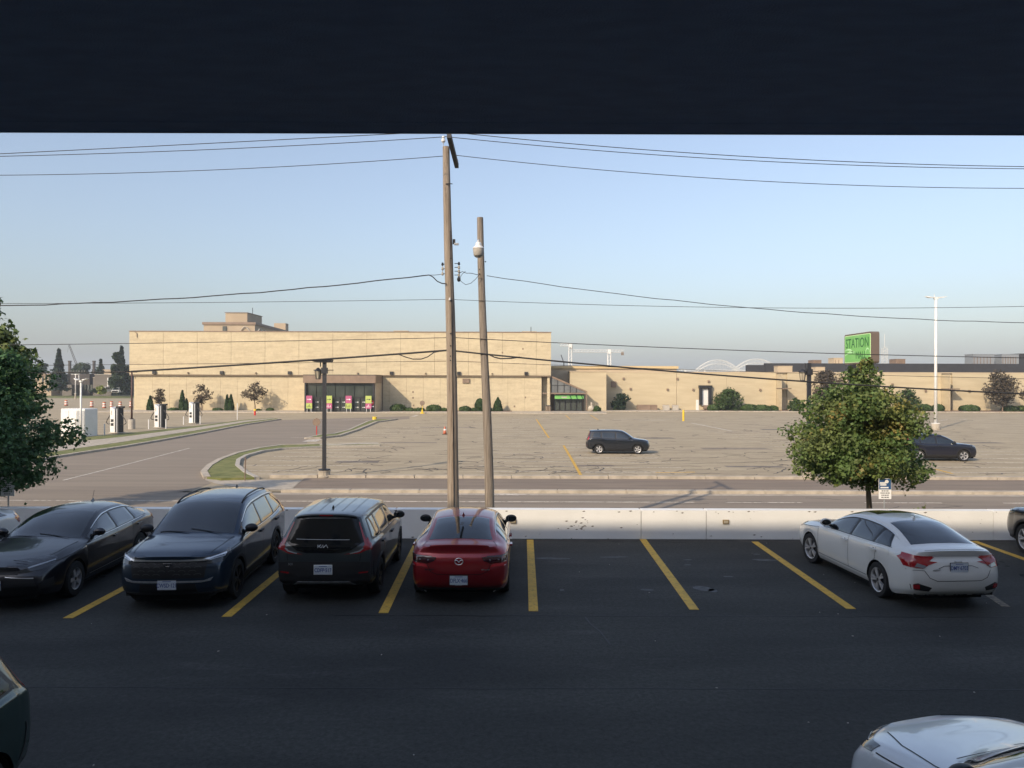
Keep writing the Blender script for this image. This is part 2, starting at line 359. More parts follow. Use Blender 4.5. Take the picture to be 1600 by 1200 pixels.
# crack sealant on the old asphalt
cr = MB()
for i in range(420):
    Z = 40 + 75*random.random()**1.5; X = random.uniform(-.35, .62)*Z
    a = random.choice([0,0,math.pi/2,.5,2.2]) + random.gauss(0,.3); n = random.randint(3,8); p = [(X,Z)]
    for j in range(n):
        a += random.gauss(0,.75); l = random.uniform(.15,.6); p.append((p[-1][0]+l*math.cos(a), p[-1][1]+l*math.sin(a)))
    w = random.uniform(.035,.085)
    if p[0][0] > -15 and all(Z > 39.2 for _, Z in p): cr.ribbon(p, w, G+.002, G+.007)
for a, b in [((-12,41),(-8,50)),((-7,41.5),(24,49)),((27,62),(46,80)),((28,66),(42,73))]:
    n = 18; p = [(a[0]+(b[0]-a[0])*t/n+random.gauss(0,.12), a[1]+(b[1]-a[1])*t/n+random.gauss(0,.12)) for t in range(n+1)]
    cr.ribbon(p, .06, G+.002, G+.007)
for i in range(60):
    Z = 24.5 + 8*random.random(); X = random.uniform(-.75,.75)*Z
    p = [(X,Z)]; a = random.choice([0,0,0,1.57])+random.gauss(0,.1)
    for j in range(5): a += random.gauss(0,.2); p.append((p[-1][0]+.3*math.cos(a), p[-1][1]+.3*math.sin(a)))
    if max(z for _, z in p) < 32.6: cr.ribbon(p, .03, G+.004, G+.008)
c_ = cr.build('crack_sealant', m_seal); tag(c_, 'dark sealed cracks running over the old grey mall parking asphalt', 'cracks', kind='stuff')

# near lot paint
def near_pt(px, py): return GP(px, py, 0)
nl = struct('near_lot_markings', MB().box(-16.5,-16.4,13.5,19,0.002,0.006), m_yellow)
for a, b in [((205,917.5),(107,968)),((452,890),(355,965)),((655.5,843.5),(600,958.5)),((829,843.5),(834.5,955)),((1005,842),(1086,952)),((1180,845.5),(1331,950)),((1522,843.5),(1640,885))]:
    A = near_pt(*a); B = near_pt(*b); d = Vector((A[0]-B[0], A[1]-B[1]))
    if b[0] < 400:
        A = (B[0]-.02, B[1]+5.6)
    MB().ribbon([A,((A[0]+B[0])/2,(A[1]+B[1])/2),B], .165, .0, .006).build('parking_line', m_yellow, nl)
m_faded = M('faded_line_paint', (.24,.20,.14), .85, col2=(.10,.09,.075), scale=12, lo=.4, hi=.6)
MB().ribbon([(9.95,19.2),near_pt(1573,946)], .15, .0, .005).build('parking_line', m_faded, nl)
# pale dried patches and chips on the fresh asphalt
pt = MB()
def blot(c, rx, ry, n=16):
    ph = random.random()*6; r_ = [1+.25*math.sin(2*t*6.28/n*1+ph)+.15*random.random() for t in range(n)]
    pt.sheet([(c[0]+rx*r_[i]*math.cos(2*math.pi*i/n), c[1]+ry*r_[i]*math.sin(2*math.pi*i/n)) for i in range(n)], .003)
for px, py, rx, ry in [(865,872.5,.32,.1),(960,870,.28,.07),(1012,921,.10,.07),(1100,919,.2,.14),(1115,922,.1,.1),(1139,900,.08,.06),(1075,874,.08,.05),(1075,882,.06,.05),(1183,865,.1,.04),(1195,874,.28,.08),(879,922,.05,.05),(1400,885,.2,.06),(1520,880,.3,.1)]:
    blot(near_pt(px,py), rx, ry)
dt = MB()
for sgn, y0, w0 in ((1,19.40,.16),(1,19.2,.10)):
    n = 150; pts = [(-16+32*i/n, y0+random.gauss(0,.035)) for i in range(n+1)]
    dt.ribbon(pts, w0+.1*random.random(), .0, .0035 if y0 > 19.3 else .0022)
o_ = dt.build('wall_dirt', M('dirt_strip', (.055,.050,.043), .95, col2=(.025,.024,.023), scale=3, grain=(20,.4)), nl); o_['kind'] = 'stuff'
stn = MB()
for cx in (-8.6,-5.9,-3.3,-.9,7.9,10.9):     # old oil drips in the bays
    for k in range(9):
        c = (cx+random.gauss(0,.28), 15.9+random.gauss(0,.9)); r_ = random.uniform(.03,.16); ph = random.random()*6
        stn.sheet([(c[0]+r_*(1+.3*math.sin(3*t+ph))*math.cos(t), c[1]+r_*(1+.3*math.sin(2*t+ph))*math.sin(t)) for t in [i*.5236 for i in range(12)]], .0025+.0002*k)
o_ = stn.build('oil_drips', M('oil_stain', (.014,.0165,.0175), .9, spec=.2), nl); o_['kind'] = 'stuff'
m_pale = M('dried_puddle_mark', (.055,.057,.059), .8, col2=(.10,.102,.103), scale=9)
o_ = pt.build('dried_puddle_marks', m_pale, nl); o_['kind'] = 'stuff'
sp = MB()
for i in range(60):
    x, y = random.uniform(-11,11), random.uniform(6,19.2); s = random.uniform(.006,.015); a = random.random()*3
    sp.prism(rotz([(x-s,y-s*.5),(x+s,y-s*.5),(x+s*.6,y+s*.5),(x-s,y+s*.4)], a, (x,y)), 0, .008)
o_ = sp.build('litter_specks', m_pale if False else m_conc2); tag(o_, 'tiny pale stones and litter specks scattered over the dark asphalt', 'specks', kind='stuff')
sm_ = MB()
for yy, x0, x1 in [(9.95,-12,12),(7.55,-12,12),(13.05,-3,12),(15.9,-9,-2)]:
    n = 60; sm_.ribbon([(x0+(x1-x0)*i/n, yy+random.gauss(0,.012)) for i in range(n+1)], .02, .0, .003)
sm_.ribbon([(1.25,13.0),(1.3,12.6),(1.42,12.2),(1.5,11.6)], .03, 0, .003)
o_ = sm_.build('paving_seam', M('seam_tar', (.007,.007,.008), .6), nl); o_['kind'] = 'stuff'

# ------------------------------------------------------------------ retaining wall (white painted concrete)
wl = thing('retaining_wall', 'low white painted concrete wall along the far edge of the dark lot', 'wall', (0,19.45,0))
joints = [-40,-32.5,-25,-17.6,-10.2,-2.95,3.28,4.93,12.2,19.6,27,34.4]
for i in range(len(joints)-1):
    a, b = joints[i]+.008, joints[i+1]-.008; z = .735 + rng.normal(0,.004)
    w_ = MB(); nseg = max(2, int((b-a)/.35)); n = 5
    w_.cbox(a,b,0,.30,-.85,z,.015)
    w_.build('wall_segment', m_wallpaint, wl)
MB().box(-40,34.4,.05,.26,-.9,.70).build('wall_core', m_conc, wl)
for X in [-9.2,.04,5.42,16.9]:
    o = MB().box(X-.075,X+.075,-.035,.0,.40,.50).build('wall_light', M('tarnished_brass', (.30,.22,.10), .5, metal=.3), wl)
    MB().box(X-.055,X+.055,-.041,-.035,.415,.485).build('lens', M('frosted_lens', (.45,.40,.30), .4), o)
chip = MB()
for i in range(95):
    r_ = random.random()
    if r_ < .25: x, z = random.gauss(1.75,.16), random.gauss(.38,.09)
    elif r_ < .6: x, z = random.uniform(-8,14), .715 - abs(random.gauss(0,.02))
    else: x, z = random.uniform(-8,14), random.uniform(.02,.7)*random.random()
    s = random.uniform(.01,.035); 
    chip.add([(x-s*1.6,-.003,z),(x,-.003,z-s*.5),(x+s*1.3,-.003,z+s*.1),(x+s*.2,-.003,z+s*.5)], [(0,1,2,3)])
o_ = chip.build('paint_chips', M('bare_concrete_chip', (.17,.15,.13), .9), wl); o_['kind'] = 'stuff'

# ------------------------------------------------------------------ our own building: wall behind the eye, soffit over it
hb = thing('motel_building', 'dark navy underside of the motel roof overhang filling the top of the view', 'building', (0,0,0))
ov = MB(); ov.add([(-30,-.45,5.0),(30,-.45,5.0),(30,3.08,5.0),(-30,3.08,5.0)], [(0,3,2,1)])
n_ = MB().box(-30,30,-.45,3.17,5.0,5.25).build('soffit', m_soffit, hb)
MB().box(-30,30,3.171,3.176,4.999,5.30).build('fascia', m_soffit, hb)
MB().box(-30,30,3.177,3.185,4.998,5.30).build('drip_edge', M('drip_edge_metal', (.06,.08,.12), .4), hb)
for y in (3.05,): MB().box(-30,30,y,y+.004,4.9988,5.0).build('soffit_joint', m_soffit, hb)
HB = 14.75
MB().box(-16.6,45,-14,-.46,-.9,HB).build('wall', m_hotel, hb)
MB().box(-26,-16.61,-14,-.46,-.9,HB+1.1).build('wall', m_hotel, hb)
MB().box(-60,-26.01,-14,-.46,-.9,HB+3.4).build('wall', m_hotel, hb)
for X in range(-54, 44, 4):
    for z in (.9,3.3 if abs(X) > 3 else 7.2,10.2):
        f = MB().box(X-.8,X+.8,-.47,-.42,z,z+1.5).build('window', m_wmetal, hb)
        MB().box(X-.72,X+.72,-.43,-.41,z+.08,z+1.42).build('pane', m_glass, f)
# ------------------------------------------------------------------ the mall
def text_mesh(name, body, size, m, parent, loc, rot, sx=1., extrude=.002, bold=0., align='CENTER'):
    c = bpy.data.curves.new(name, 'FONT'); c.body = body; c.size = size; c.align_x = align; c.align_y = 'CENTER'
    c.extrude = extrude; c.offset = bold; c.resolution_u = 3
    t = bpy.data.objects.new('tmp', c); me = bpy.data.meshes.new_from_object(t); bpy.data.objects.remove(t)
    me.materials.clear(); me.transform(Matrix.Diagonal((sx,1,1,1)))
    o = link(name, me, m, parent); o.location = loc; o.rotation_euler = rot; return o
FY = 125.0
mall = thing('department_store', 'big windowless cream panelled store block with dark glazed entrance at centre left', 'building', (0,0,0))
X0, X1 = -62.3, 6.35; ZT = 12.0; ZL = 5.0
struct('mall_sidewalk', MB().cbox(-64,14.6,117.5,125.2,G-.05,G+.13,.04).box(14.6,120,126.5,131,G-.05,G+.13), m_conc)
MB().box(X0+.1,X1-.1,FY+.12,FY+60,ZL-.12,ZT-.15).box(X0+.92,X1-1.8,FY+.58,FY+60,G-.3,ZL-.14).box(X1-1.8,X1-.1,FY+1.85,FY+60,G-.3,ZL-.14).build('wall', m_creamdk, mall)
MB().box(X0-.04,X1+.04,FY-.06,FY+.5,ZT,ZT+.16).build('roof_edge', m_brown, mall)
MB().box(X0+.1,X1-.1,FY+.5,FY+60,ZT-.1,ZT+.05).build('roof', m_char, mall)
for z0, z1, w_, y in ((ZL+.05, ZT, 5.52, FY), ):
    xs = [X0 + 5.52*i for i in range(13)] + [X1]
    xs[0] = X0
    for i in range(len(xs)-1):
        if xs[i+1]-xs[i] < .3: continue
        MB().box(xs[i]+.018,xs[i+1]-.018,y+rng.normal(0,.006),y+.2,z0,z1).build('wall_panel', m_cream, mall)
MB().box(X0+.02,X1-.02,FY-.02,FY+.3,ZL-.14,ZL+.0).build('ledge', m_creamdk, mall)  # ledge coloured dark to stand for the shadow under the upper panels
lx = X0+.9; i = 0
ent0, ent1 = -32.2, -21.1
while lx < 4.6:
    nx = min(lx+2.76, 4.95)
    for a, b in ((lx,nx),):
        if b <= ent0 or a >= ent1: segs = [(a,b)]
        else: segs = [(a,ent0)] * (a < ent0-.2) + [(ent1,b)] * (b > ent1+.2)
        for a, b in segs: MB().box(a+.012,b-.012,FY+.35,FY+.55,G-.1,ZL-.15).build('wall_panel', m_cream, mall)
    lx = nx
MB().box(X0+.35,X0+.88,FY+.9,FY+1.2,G-.1,ZL-.15).build('wall_panel', m_cream, mall)
MB().box(5.0,6.3,FY+1.6,FY+1.8,G-.1,ZL-.15).build('wall_panel', m_cream, mall)
MB().box(5.75,6.15,FY+.3,FY+.6,G-.1,ZL-.15).build('pilaster', m_cream, mall)
for px in [241.5,347,453,612,717,822]:     # small wall lights under the ledge
    x, z = XZ(px, 583.5, FY); o = MB().box(x-.28,x+.28,FY-.3,FY-.005,z-.25,z+.25).build('wall_light', m_dark, mall)
for px in [294,400,559,665,769]:
    x, z = XZ(px, 584, FY); MB().box(x-.12,x+.12,FY-.2,FY-.005,z-.12,z+.12).build('wall_light', m_creamdk, mall)
x, z = XZ(730, 595.3, FY); MB().box(x-.4,x+.35,FY+.1,FY+.34,z-.35,z+.35).box(x-.35-.42,x-.42,FY+.1,FY+.34,z-.35,z+.35).build('vent', m_brown, mall)
x, z = XZ(211, 525, FY); MB().tube([(x,FY-.1,z+.5),(x+.3,FY-.1,z+.3),(x+.35,FY-.1,z-.4)], .05).build('wall_bracket', m_brown, mall)
for px, py in [(645,613),(645,622),(646,634),(632,634),(659,634),(785,551),(817,545),(821,621),(804,635)]:
    x, z = XZ(px, py, FY); MB().box(x-.12,x+.12,FY-.02+.33*(py>587),FY+.34*(py>587)-.003,z-.14,z+.14).build('wall_fitting', m_brown, mall)
# entrance box
EY = 119.2
er = MB(); er.box(-32.4,-21.15,EY-.15,FY+.3,3.75,4.95)
er.build('entrance_fascia', m_brown, mall)
MB().box(-32.4,-21.15,EY-.17,FY,4.95,5.05).build('fascia_trim', m_dark, mall)
for xx in (-32.1,-21.5): MB().box(xx-.12,xx+.12,EY,EY+.2,G+.1,3.75).build('entrance_post', m_dark, mall)
MB().box(-21.35,-21.2,EY+.25,FY+.3,G+.1,3.74).build('side_wall', m_cream2, mall)
MB().box(-32.25,-32.1,EY+.25,FY+.3,G+.1,3.74).build('side_wall', m_cream2, mall)
gl = EY+.5
nb = 7; bw = (21.6-32.0)/-nb
MB().box(-32.1,-21.4,gl+.4,gl+.5,G+.1,3.74).build('lobby_backing', m_black, mall)
for i in range(nb):
    a = -31.95 + i*(10.4/nb); MB().box(a+.05,a+10.4/nb-.05,gl,gl+.04,1.58,3.70).build('transom_pane', m_shopglass, mall)
MB().box(-32,-21.6,gl-.05,gl+.1,1.45,1.57).build('transom_bar', m_dark, mall)
nd = 10; dw = 10.4/nd
for i in range(nd):
    a = -31.95 + i*dw
    d_ = MB().box(a+.04,a+dw-.04,gl,gl+.05,G+.14,1.44).build('door', m_dark, mall)
    for z0, z1 in ((G+.35,.20),(.32,1.32)):
        MB().box(a+.14,a+dw-.14,gl-.012,gl,z0,z1).build('pane', m_shopglass, d_)
    if i % 3:
        for z in (-.05+.02, .78):   # small white arrows on the panes
            o = MB().add([(a+.3,gl-.02,z-.03),(a+.62,gl-.02,z-.03),(a+.62,gl-.02,z-.1),(a+.8,gl-.02,z),(a+.62,gl-.02,z+.1),(a+.62,gl-.02,z+.03),(a+.3,gl-.02,z+.03)], [tuple(range(7))]).build('arrow_print', m_whiteprint, d_)
for k, (px, c1, c2) in enumerate([(484,0,1),(515,1,0),(545.5,0,1),(576.5,1,0)]):
    x = (px-800)*EY/F; yy = EY-.35
    L = ['poster board nearest the left door post, magenta over lime', 'poster board behind the lamp post, lime over magenta',
         'poster board right of the lamp post, magenta over lime with two legs', 'poster board half hidden by the round red sign, lime over magenta'][k]
    b_ = thing('poster_board', L, 'poster', (x, yy, G+.13), 0, 'poster boards before the store entrance')
    A, B_ = (m_magenta, m_lime) if not c1 else (m_lime, m_magenta)
    MB().box(-.46,.46,-.02,.02,1.35,2.5).build('upper_poster', A, b_)
    MB().box(-.46,.46,-.02,.02,.52,1.33).build('lower_poster', B_, b_)
    for s in (-.3,.3): MB().box(s-.03,s+.03,-.02,.02,0,.52).build('leg', m_wmetal, b_)
    MB().add([(-.32,-.023,1.9),(.1,-.023,1.9),(.1,-.023,1.8),(.34,-.023,1.93),(.1,-.023,2.06),(.1,-.023,1.98),(-.32,-.023,1.98)], [tuple(range(7))]).build('arrow_print', m_whiteprint if not c1 else m_dark, b_)
    pr = MB()
    for j in range(4):
        xx = -.3+.17*j; pr.box(xx-.03,xx+.04,-.026,-.021,.7,1.0+.15*((j+k)%3-1))
    pr.build('figure_print', m_dark if not c1 else m_whiteprint, b_)

# ------------------------------------------------------------------ right-hand part of the mall
m_cream_wing = M('cream_wing_block', (.535,.45,.30), .85, col2=(.475,.395,.26), scale=.4, stretch=(.6,1,3.5), bump=.4, bscale=9, col3=(.42,.33,.22), scale3=.9, lo3=.56, hi3=.85)
wing = thing('mall_wing', 'long low cream mall wing with dark roof band stretching right from the store block', 'building', (0,0,0))
WY = 132.5; WT = 5.85
# glazed lean-to entrance
m_grey_glass = M('grey_glass', (.15,.155,.155), .25, var=.15, scale=1)  # pane tone lighter and greyer than the other glass
MB().add([(6.5,FY+.6,4.9),(12.1,FY+.6,2.45),(12.1,FY+6,2.45),(6.5,FY+6,4.9),(6.5,FY+.6,4.75),(12.1,FY+.6,2.3),(12.1,FY+6,2.3),(6.5,FY+6,4.75)],
         [(0,1,2,3),(0,4,5,1),(1,5,6,2),(4,7,6,5)]).build('glass_roof', m_shopglass, wing)
rf = MB()
rf.add([(6.4,FY+.35,5.05),(12.3,FY+.35,2.5),(12.3,FY+.35,2.25),(6.4,FY+.35,4.75),(6.4,FY+.6,5.05),(12.3,FY+.6,2.5),(12.3,FY+.6,2.25),(6.4,FY+.6,4.75)],
       [(0,3,2,1),(4,5,6,7),(0,1,5,4),(3,7,6,2),(1,2,6,5)])
rf.build('roof_beam', m_brown, wing)
MB().box(5.0,12.3,FY+.36,FY+.58,2.05,2.24).build('roof_beam', m_brown, wing)
MB().box(12.1,12.28,FY+.36,FY+.58,G,2.05).build('post', m_brown, wing)
for xx in (6.45,7.45,8.5,9.5,10.5):
    zt = 4.75-(xx-6.4)*.424; MB().box(xx-.05,xx+.05,FY+.4,FY+.5,2.25,zt).build('mullion', m_dark, wing)
MB().box(6.4,9.2,FY+.41,FY+.49,3.42,3.5).build('mullion', m_dark, wing)
for xx, x2 in ((6.5,7.4),(7.5,8.45),(8.55,9.45),(9.55,10.45),(10.55,11.9)):
    za = 4.72-(xx-6.4)*.424; zb_ = 4.72-(x2-6.4)*.424
    MB().add([(xx,FY+.46,2.26),(x2,FY+.46,2.26),(x2,FY+.46,zb_),(xx,FY+.46,za)], [(0,1,2,3)]).build('pane', m_grey_glass, wing)
MB().box(6.45,12.0,FY+2.6,FY+2.8,G,2.0).build('lobby_wall', m_creamdk, wing)
sg = MB().box(6.9,11.85,FY+.9,FY+1.2,1.15,1.92).build('entrance_sign', m_dark, wing)
MB().box(7.0,11.75,FY+.87,FY+.9,1.24,1.84).build('sign_face', m_green, sg)
for xx in (9.4,10.4,11.3): MB().add([(xx,FY+.862,1.84),(xx+.2,FY+.862,1.84),(xx+.42,FY+.862,1.24),(xx+.22,FY+.862,1.24)], [(0,3,2,1)]).build('sign_stripe', m_signdk, sg)
MB().box(8.1,9.0,FY+.858,FY+.868,1.4,1.62).build('sign_stripe', m_conc2, sg)
MB().box(6.9,11.6,FY+1.9,FY+2.0,G,1.15).build('lobby_backing', m_black, wing)
for i in range(5):
    a = 6.95+i*.93; d_ = MB().box(a+.03,a+.9,FY+1.75,FY+1.82,G+.05,1.12).build('door', m_dark, wing)
    MB().box(a+.12,a+.81,FY+1.73,FY+1.748,G+.2,1.0).build('pane', m_shopglass, d_)
# upper set-back masses
MB().box(6.5,16.6,FY+8,FY+40,G,5.9).build('wall', m_cream2, wing)
MB().box(6.5,31.5,FY+22,FY+50,G,7.0).build('wall', m_cream2, wing)
MB().box(6.4,31.8,FY+21.7,FY+22,6.6,7.1).build('roof_edge', M('yellowed_fascia', (.62,.47,.25), .7), wing)
# block beside the lean-to
MB().box(9.7,15.75,FY+3.2,WY+.1,G,5.72).build('wall', m_cream_wing, wing)
MB().box(9.65,15.8,FY+3.1,WY+.1,5.72,5.84).build('roof_edge', m_cream2, wing)
# long wall with recessed door bays (px 1213-1229 and 1472-1488)
b1a, b1b = (1213-800)*WY/F, (1230-800)*WY/F; b2a, b2b = (1471-800)*WY/F, (1488-800)*WY/F
for a, b in ((15.76,28.4),(28.43,b1a),(b1b,b2a),(b2b,110)):
    n = max(1, round((b-a)/9.2))
    for i in range(n):
        MB().box(a+(b-a)*i/n+.012,a+(b-a)*(i+1)/n-.012,WY,WY+.4,G-.2,WT-.18).build('wall_panel', m_cream_wing, wing)
MB().box(15.76,110,WY-.04,WY+.5,WT-.18,WT).build('roof_edge', m_cream2, wing)
MB().box(15.8,110,WY+.45,WY+30,G-.2,WT-.25).build('wall', m_creamdk, wing)
for a, b in ((b1a,b1b),(b2a,b2b)):
    MB().box(a+.01,b-.01,WY+.3,WY+.42,G,WT-.2).build('wall_panel', m_cream_wing, wing)
    MB().box(a+.02,a+.06,WY-2.6,WY+.3,G,WT-.4).build('wing_wall', m_cream_wing, wing)
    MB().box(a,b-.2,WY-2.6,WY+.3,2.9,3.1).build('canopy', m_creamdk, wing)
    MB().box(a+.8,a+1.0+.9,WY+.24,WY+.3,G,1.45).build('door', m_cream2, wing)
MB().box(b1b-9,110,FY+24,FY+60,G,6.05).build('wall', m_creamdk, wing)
# dark roof band
MB().box(45.3,48.8,FY+23.2,FY+24,5.3,7.4).box(48.82,112,FY+23,FY+24,5.3,7.75).build('roof_band', m_char, wing)
MB().box(20,120,FY+60,FY+62,G,6.6).build('wall', m_cream2, wing)
# loading dock
dx0, dx1 = (1092-800)*WY/F, (1110.5-800)*WY/F
MB().box(dx0-.1,dx1+.1,WY-.7,WY-.01,3.0,3.5).build('dock_shelter', m_dark, wing)
for a, b in ((dx0,dx0+.45),(dx1-.45,dx1)): MB().box(a,b,WY-.6,WY-.01,.2,3.0).build('dock_shelter', m_dark, wing)
MB().box(dx0+.5,dx1-.5,WY-.2,WY-.01,.0,2.9).build('dock_door', m_wmetal, wing)
MB().box(dx0+.7,dx1-.7,WY-.9,WY-.01,-.5,.1).build('dock_bumper', m_brown, wing)
MB().box(dx0-.5,dx0-.02,WY-.1,WY-.005,G,1.0).build('side_door', m_wmetal, wing)
x, z = XZ(958.5, 600, WY); MB().box(x-.45,x+.45,WY-.3,WY-.01,z-.5,z+.5).build('vent', m_brown, wing)
for px, py in [(1187.6,608),(1083,608),(974,591),(985,607),(1058,591),(1107,595),(1043,608),(1446,609),(1514,609),(1394,599)]:
    x, z = XZ(px, py, WY); MB().box(x-.15,x+.15,WY-.25,WY-.005,z-.18,z+.18).build('wall_fitting', m_brown, wing)
# roof units
def roofbox(name, label, x0, x1, y, z0, z1, m, d=3, g='air handling units on the roofs', cat='roof unit', fins=0):
    t = thing(name, label, cat, ((x0+x1)/2, y, z0), 0, g); w = (x1-x0)/2
    MB().cbox(-w,w,0,d,0,z1-z0,.1).build('casing', m, t)
    MB().box(-w*1.03,w*1.03,-.05,d+.05,z1-z0,z1-z0+.12).build('lid', m, t)
    for i in range(fins): MB().box(-w+.2+i*(2*w-.4)/fins,-w+.3+i*(2*w-.4)/fins,-.06,-.01,.2,(z1-z0)*.85).build('louvre', m_brown, t)
RY = FY+40
for (a, b, c, d_, lab, m, fn) in [(1271,1283.5,562,569,'small tan roof unit just right of the dark blue post',m_brown,3),
        (1303,1317,558.5,568,'weathered tan rooftop unit half hidden by the green sign',m_cream2,2),
        (1400,1414.5,560,569,'tan two part roof unit between radio mast and tall white lamp',m_brown,3),
        (1520,1553.5,552,568,'wide silver roof enclosure right of the tall white lamp',m_steel,6),
        (1565,1592,552,568,'silver roof enclosure beside the dark box at the right edge',m_steel,6),
        (1593,1625,551,568,'dark rooftop box cut off by the right edge',m_char,0)]:
    x0, z1 = XZ(a, c, RY); x1, z0 = XZ(b, d_, RY); roofbox('roof_unit', lab, x0, x1, RY, z0-.8, z1, m, fins=fn)
for (a, b, c, d_, lab, m) in [(1215,1238,571.5,579.5,'low tan box behind the parapet, left of the two low boxes',m_cream2),(1274,1289,573,579.5,'low tan box behind the parapet beside the dark blue post',m_cream2)]:
    x0, z1 = XZ(a, c, FY+15); x1, z0 = XZ(b, d_, FY+15); roofbox('roof_unit', lab, x0, x1, FY+15, z0-.4, z1, m, d=2)
for (a, b, c, lab) in [(615,637,518,'flat rooftop unit left of the tall pole top of the store'),(816,838,518.5,'flat rooftop unit with thin mast near the right end of the store roof')]:
    x0, z1 = XZ(a, c, FY+20); x1, z0 = XZ(b, 523, FY+20); roofbox('roof_unit', lab, x0, x1, FY+20, z0-.6, z1, m_cream2, d=2)
x, z = XZ(829, 520, FY+21)
tag(MB().tube([(x,FY+19,z-.5),(x,FY+19,z+1)], .06).build('roof_mast', m_dark), 'thin black mast on the right roof unit of the store', 'mast')

# ------------------------------------------------------------------ tan hotel block behind the store
ht = thing('tan_office_block', 'tan block with penthouse and row of windows rising behind the store roof', 'building', (0,0,0))
m_tan = M('tan_brick', (.42,.335,.235), .9, var=.06, scale=.3)
bx0 = (318-800)*200/F; bx1 = (398-800)*200/F; zt = H+(597-505)*200/F; dY = 41; ax = (458-800)*(200+dY)/F
poly = [(bx0,200),(bx1,200),(ax,200+dY),(ax-16,200+dY)]
MB().prism(poly, G, zt-.6).build('wall', m_tan, ht); MB().prism([(bx0-.3,199.7),(bx1+.3,199.7),(ax+.3,200+dY),(ax-16,200+dY)], zt-.6, zt+.05).build('roof_edge', m_brown, ht)
px0, px1 = (352-800)*205/F, (386-800)*205/F; MB().box(px0,px1,205,217,zt-1,H+(597-490)*205/F).build('penthouse', m_tan, ht)
MB().box(px0-.2,px1+.2,204.8,217.2,H+(597-490)*205/F,H+(597-489.3)*205/F).build('roof_edge', m_brown, ht)
MB().box((428-800)*235/F,(446-800)*235/F,235,238,zt-1,H+(597-506)*235/F).build('penthouse', m_tan, ht)
MB().tube([(-71,210,zt),(-71,210,zt+4.8)], .08).build('mast', m_dark, ht)
MB().box(bx0+5,bx0+6,199.75,199.95,zt-2.6,zt-1).build('window', m_shopglass, ht)
import mathutils
dirx, diry = (ax-bx1)/math.hypot(ax-bx1,dY), dY/math.hypot(ax-bx1,dY)
for k in range(13):
    s0 = 2.5+k*2.9; 
    for r_ in range(2):
        z1 = zt-1.4-r_*3.2
        a = (bx1+dirx*s0+.06*diry, 200+diry*s0-.06*dirx); b = (bx1+dirx*(s0+1.2)+.06*diry, 200+diry*(s0+1.2)-.06*dirx)
        MB().add([(a[0],a[1],z1-1.5),(b[0],b[1],z1-1.5),(b[0],b[1],z1),(a[0],a[1],z1)], [(0,1,2,3)]).build('window', m_shopglass, ht)
sw = MB(); sw.tube([(-70.6+i*.55, 199.7, zt-2.2+1.1*math.sin(i*.75)) for i in range(10)], .14, 6)
sw.build('roof_logo', m_conc2, ht)

# ------------------------------------------------------------------ far left buildings
def XP(px, Y): return (px-800)*Y/F
def ZP(py, Y): return H-(py-HOR)*Y/F
DY = 250.
b_ = thing('far_cream_building', 'far cream building half hidden behind the left maple tree', 'building', (0,0,0))
MB().box(XP(55,DY),XP(80,DY),DY,DY+15,G,ZP(590,DY)).build('wall', m_tan, b_)
MB().box(XP(55,DY),XP(82,DY),DY-.2,DY+15,ZP(590,DY),ZP(586,DY)).build('roof_band', m_brown, b_)
MB().box(XP(80,DY),XP(97,DY),DY+5,DY+15,G,ZP(604,DY+5)).build('wall', m_tan, b_)
for i in range(3): MB().box(XP(66+i*5,DY),XP(68+i*5,DY),DY-.15,DY-.01,ZP(590,DY)-2,ZP(588,DY)).build('window', m_shopglass, b_)
b_ = thing('far_dark_building', 'low dark brick building with a tall brown wall beyond the far lot', 'building', (0,0,0))
m_dkb = M('dark_brick', (.07,.06,.055), .9, var=.15, scale=.5); m_mid = M('grey_brick', (.16,.14,.12), .9, var=.1, scale=.5)
MB().box(XP(148,DY),XP(174,DY),DY,DY+20,G,ZP(587.5,DY)).build('wall', m_mid, b_)
MB().box(XP(148,DY),XP(174,DY),DY-.2,DY+20,ZP(587.5,DY),ZP(586.6,DY)).build('roof_edge', m_conc2, b_)
MB().box(XP(110,DY+5),XP(140,DY+5),DY+5,DY+20,G,ZP(586,DY+5)).build('wall', m_dkb, b_)
MB().box(XP(140,DY),XP(148,DY),DY+2,DY+20,G,ZP(592,DY)).build('wall', m_mid, b_)
MB().box(XP(140,DY),XP(148,DY),DY+1.8,DY+20,ZP(592,DY),ZP(591,DY)).build('roof_edge', m_conc2, b_)
MB().box(XP(97,DY),XP(112,DY),DY,DY+12,G,ZP(603,DY)).build('wall', m_mid, b_)
MB().box(XP(170,DY),XP(171.5,DY),DY-1,DY-.4,ZP(606,DY),ZP(592,DY)).build('white_pilaster', m_wmetal, b_)
for i in range(5): MB().box(XP(114+i*5,DY),XP(117+i*5,DY),DY+4.7,DY+4.95,ZP(612,DY),ZP(603,DY)).build('window', m_shopglass, b_)
MB().box(XP(110,DY)-1,XP(136,DY),DY+20,DY+30,G,ZP(579,DY+20)).build('rear_wall', m_tan, b_)
for i in range(6): MB().box(XP(110+i*4.3,DY+20),XP(112+i*4.3,DY+20),DY+19.8,DY+19.98,ZP(583,DY+20),ZP(580.5,DY+20)).build('window', m_shopglass, b_)
for px, L in [(108,'left one of two dark stacks behind the far dark building'),(146,'right one of two dark stacks, near the pair of spruces')]:
    Y = 300; x = XP(px,Y); t = MB().box(x-.38,x+.38,Y,Y+.8,G,ZP(567,Y)).box(x-.5,x+.5,Y-.1,Y+.9,ZP(567,Y),ZP(565.5,Y)).build('chimney_stack', m_dkb)
    tag(t, L, 'chimney', 'dark stacks')
cr_ = thing('lattice_crane', 'slanted lattice crane boom rising behind the far spruce tree', 'crane', (XP(123,420),420,0))
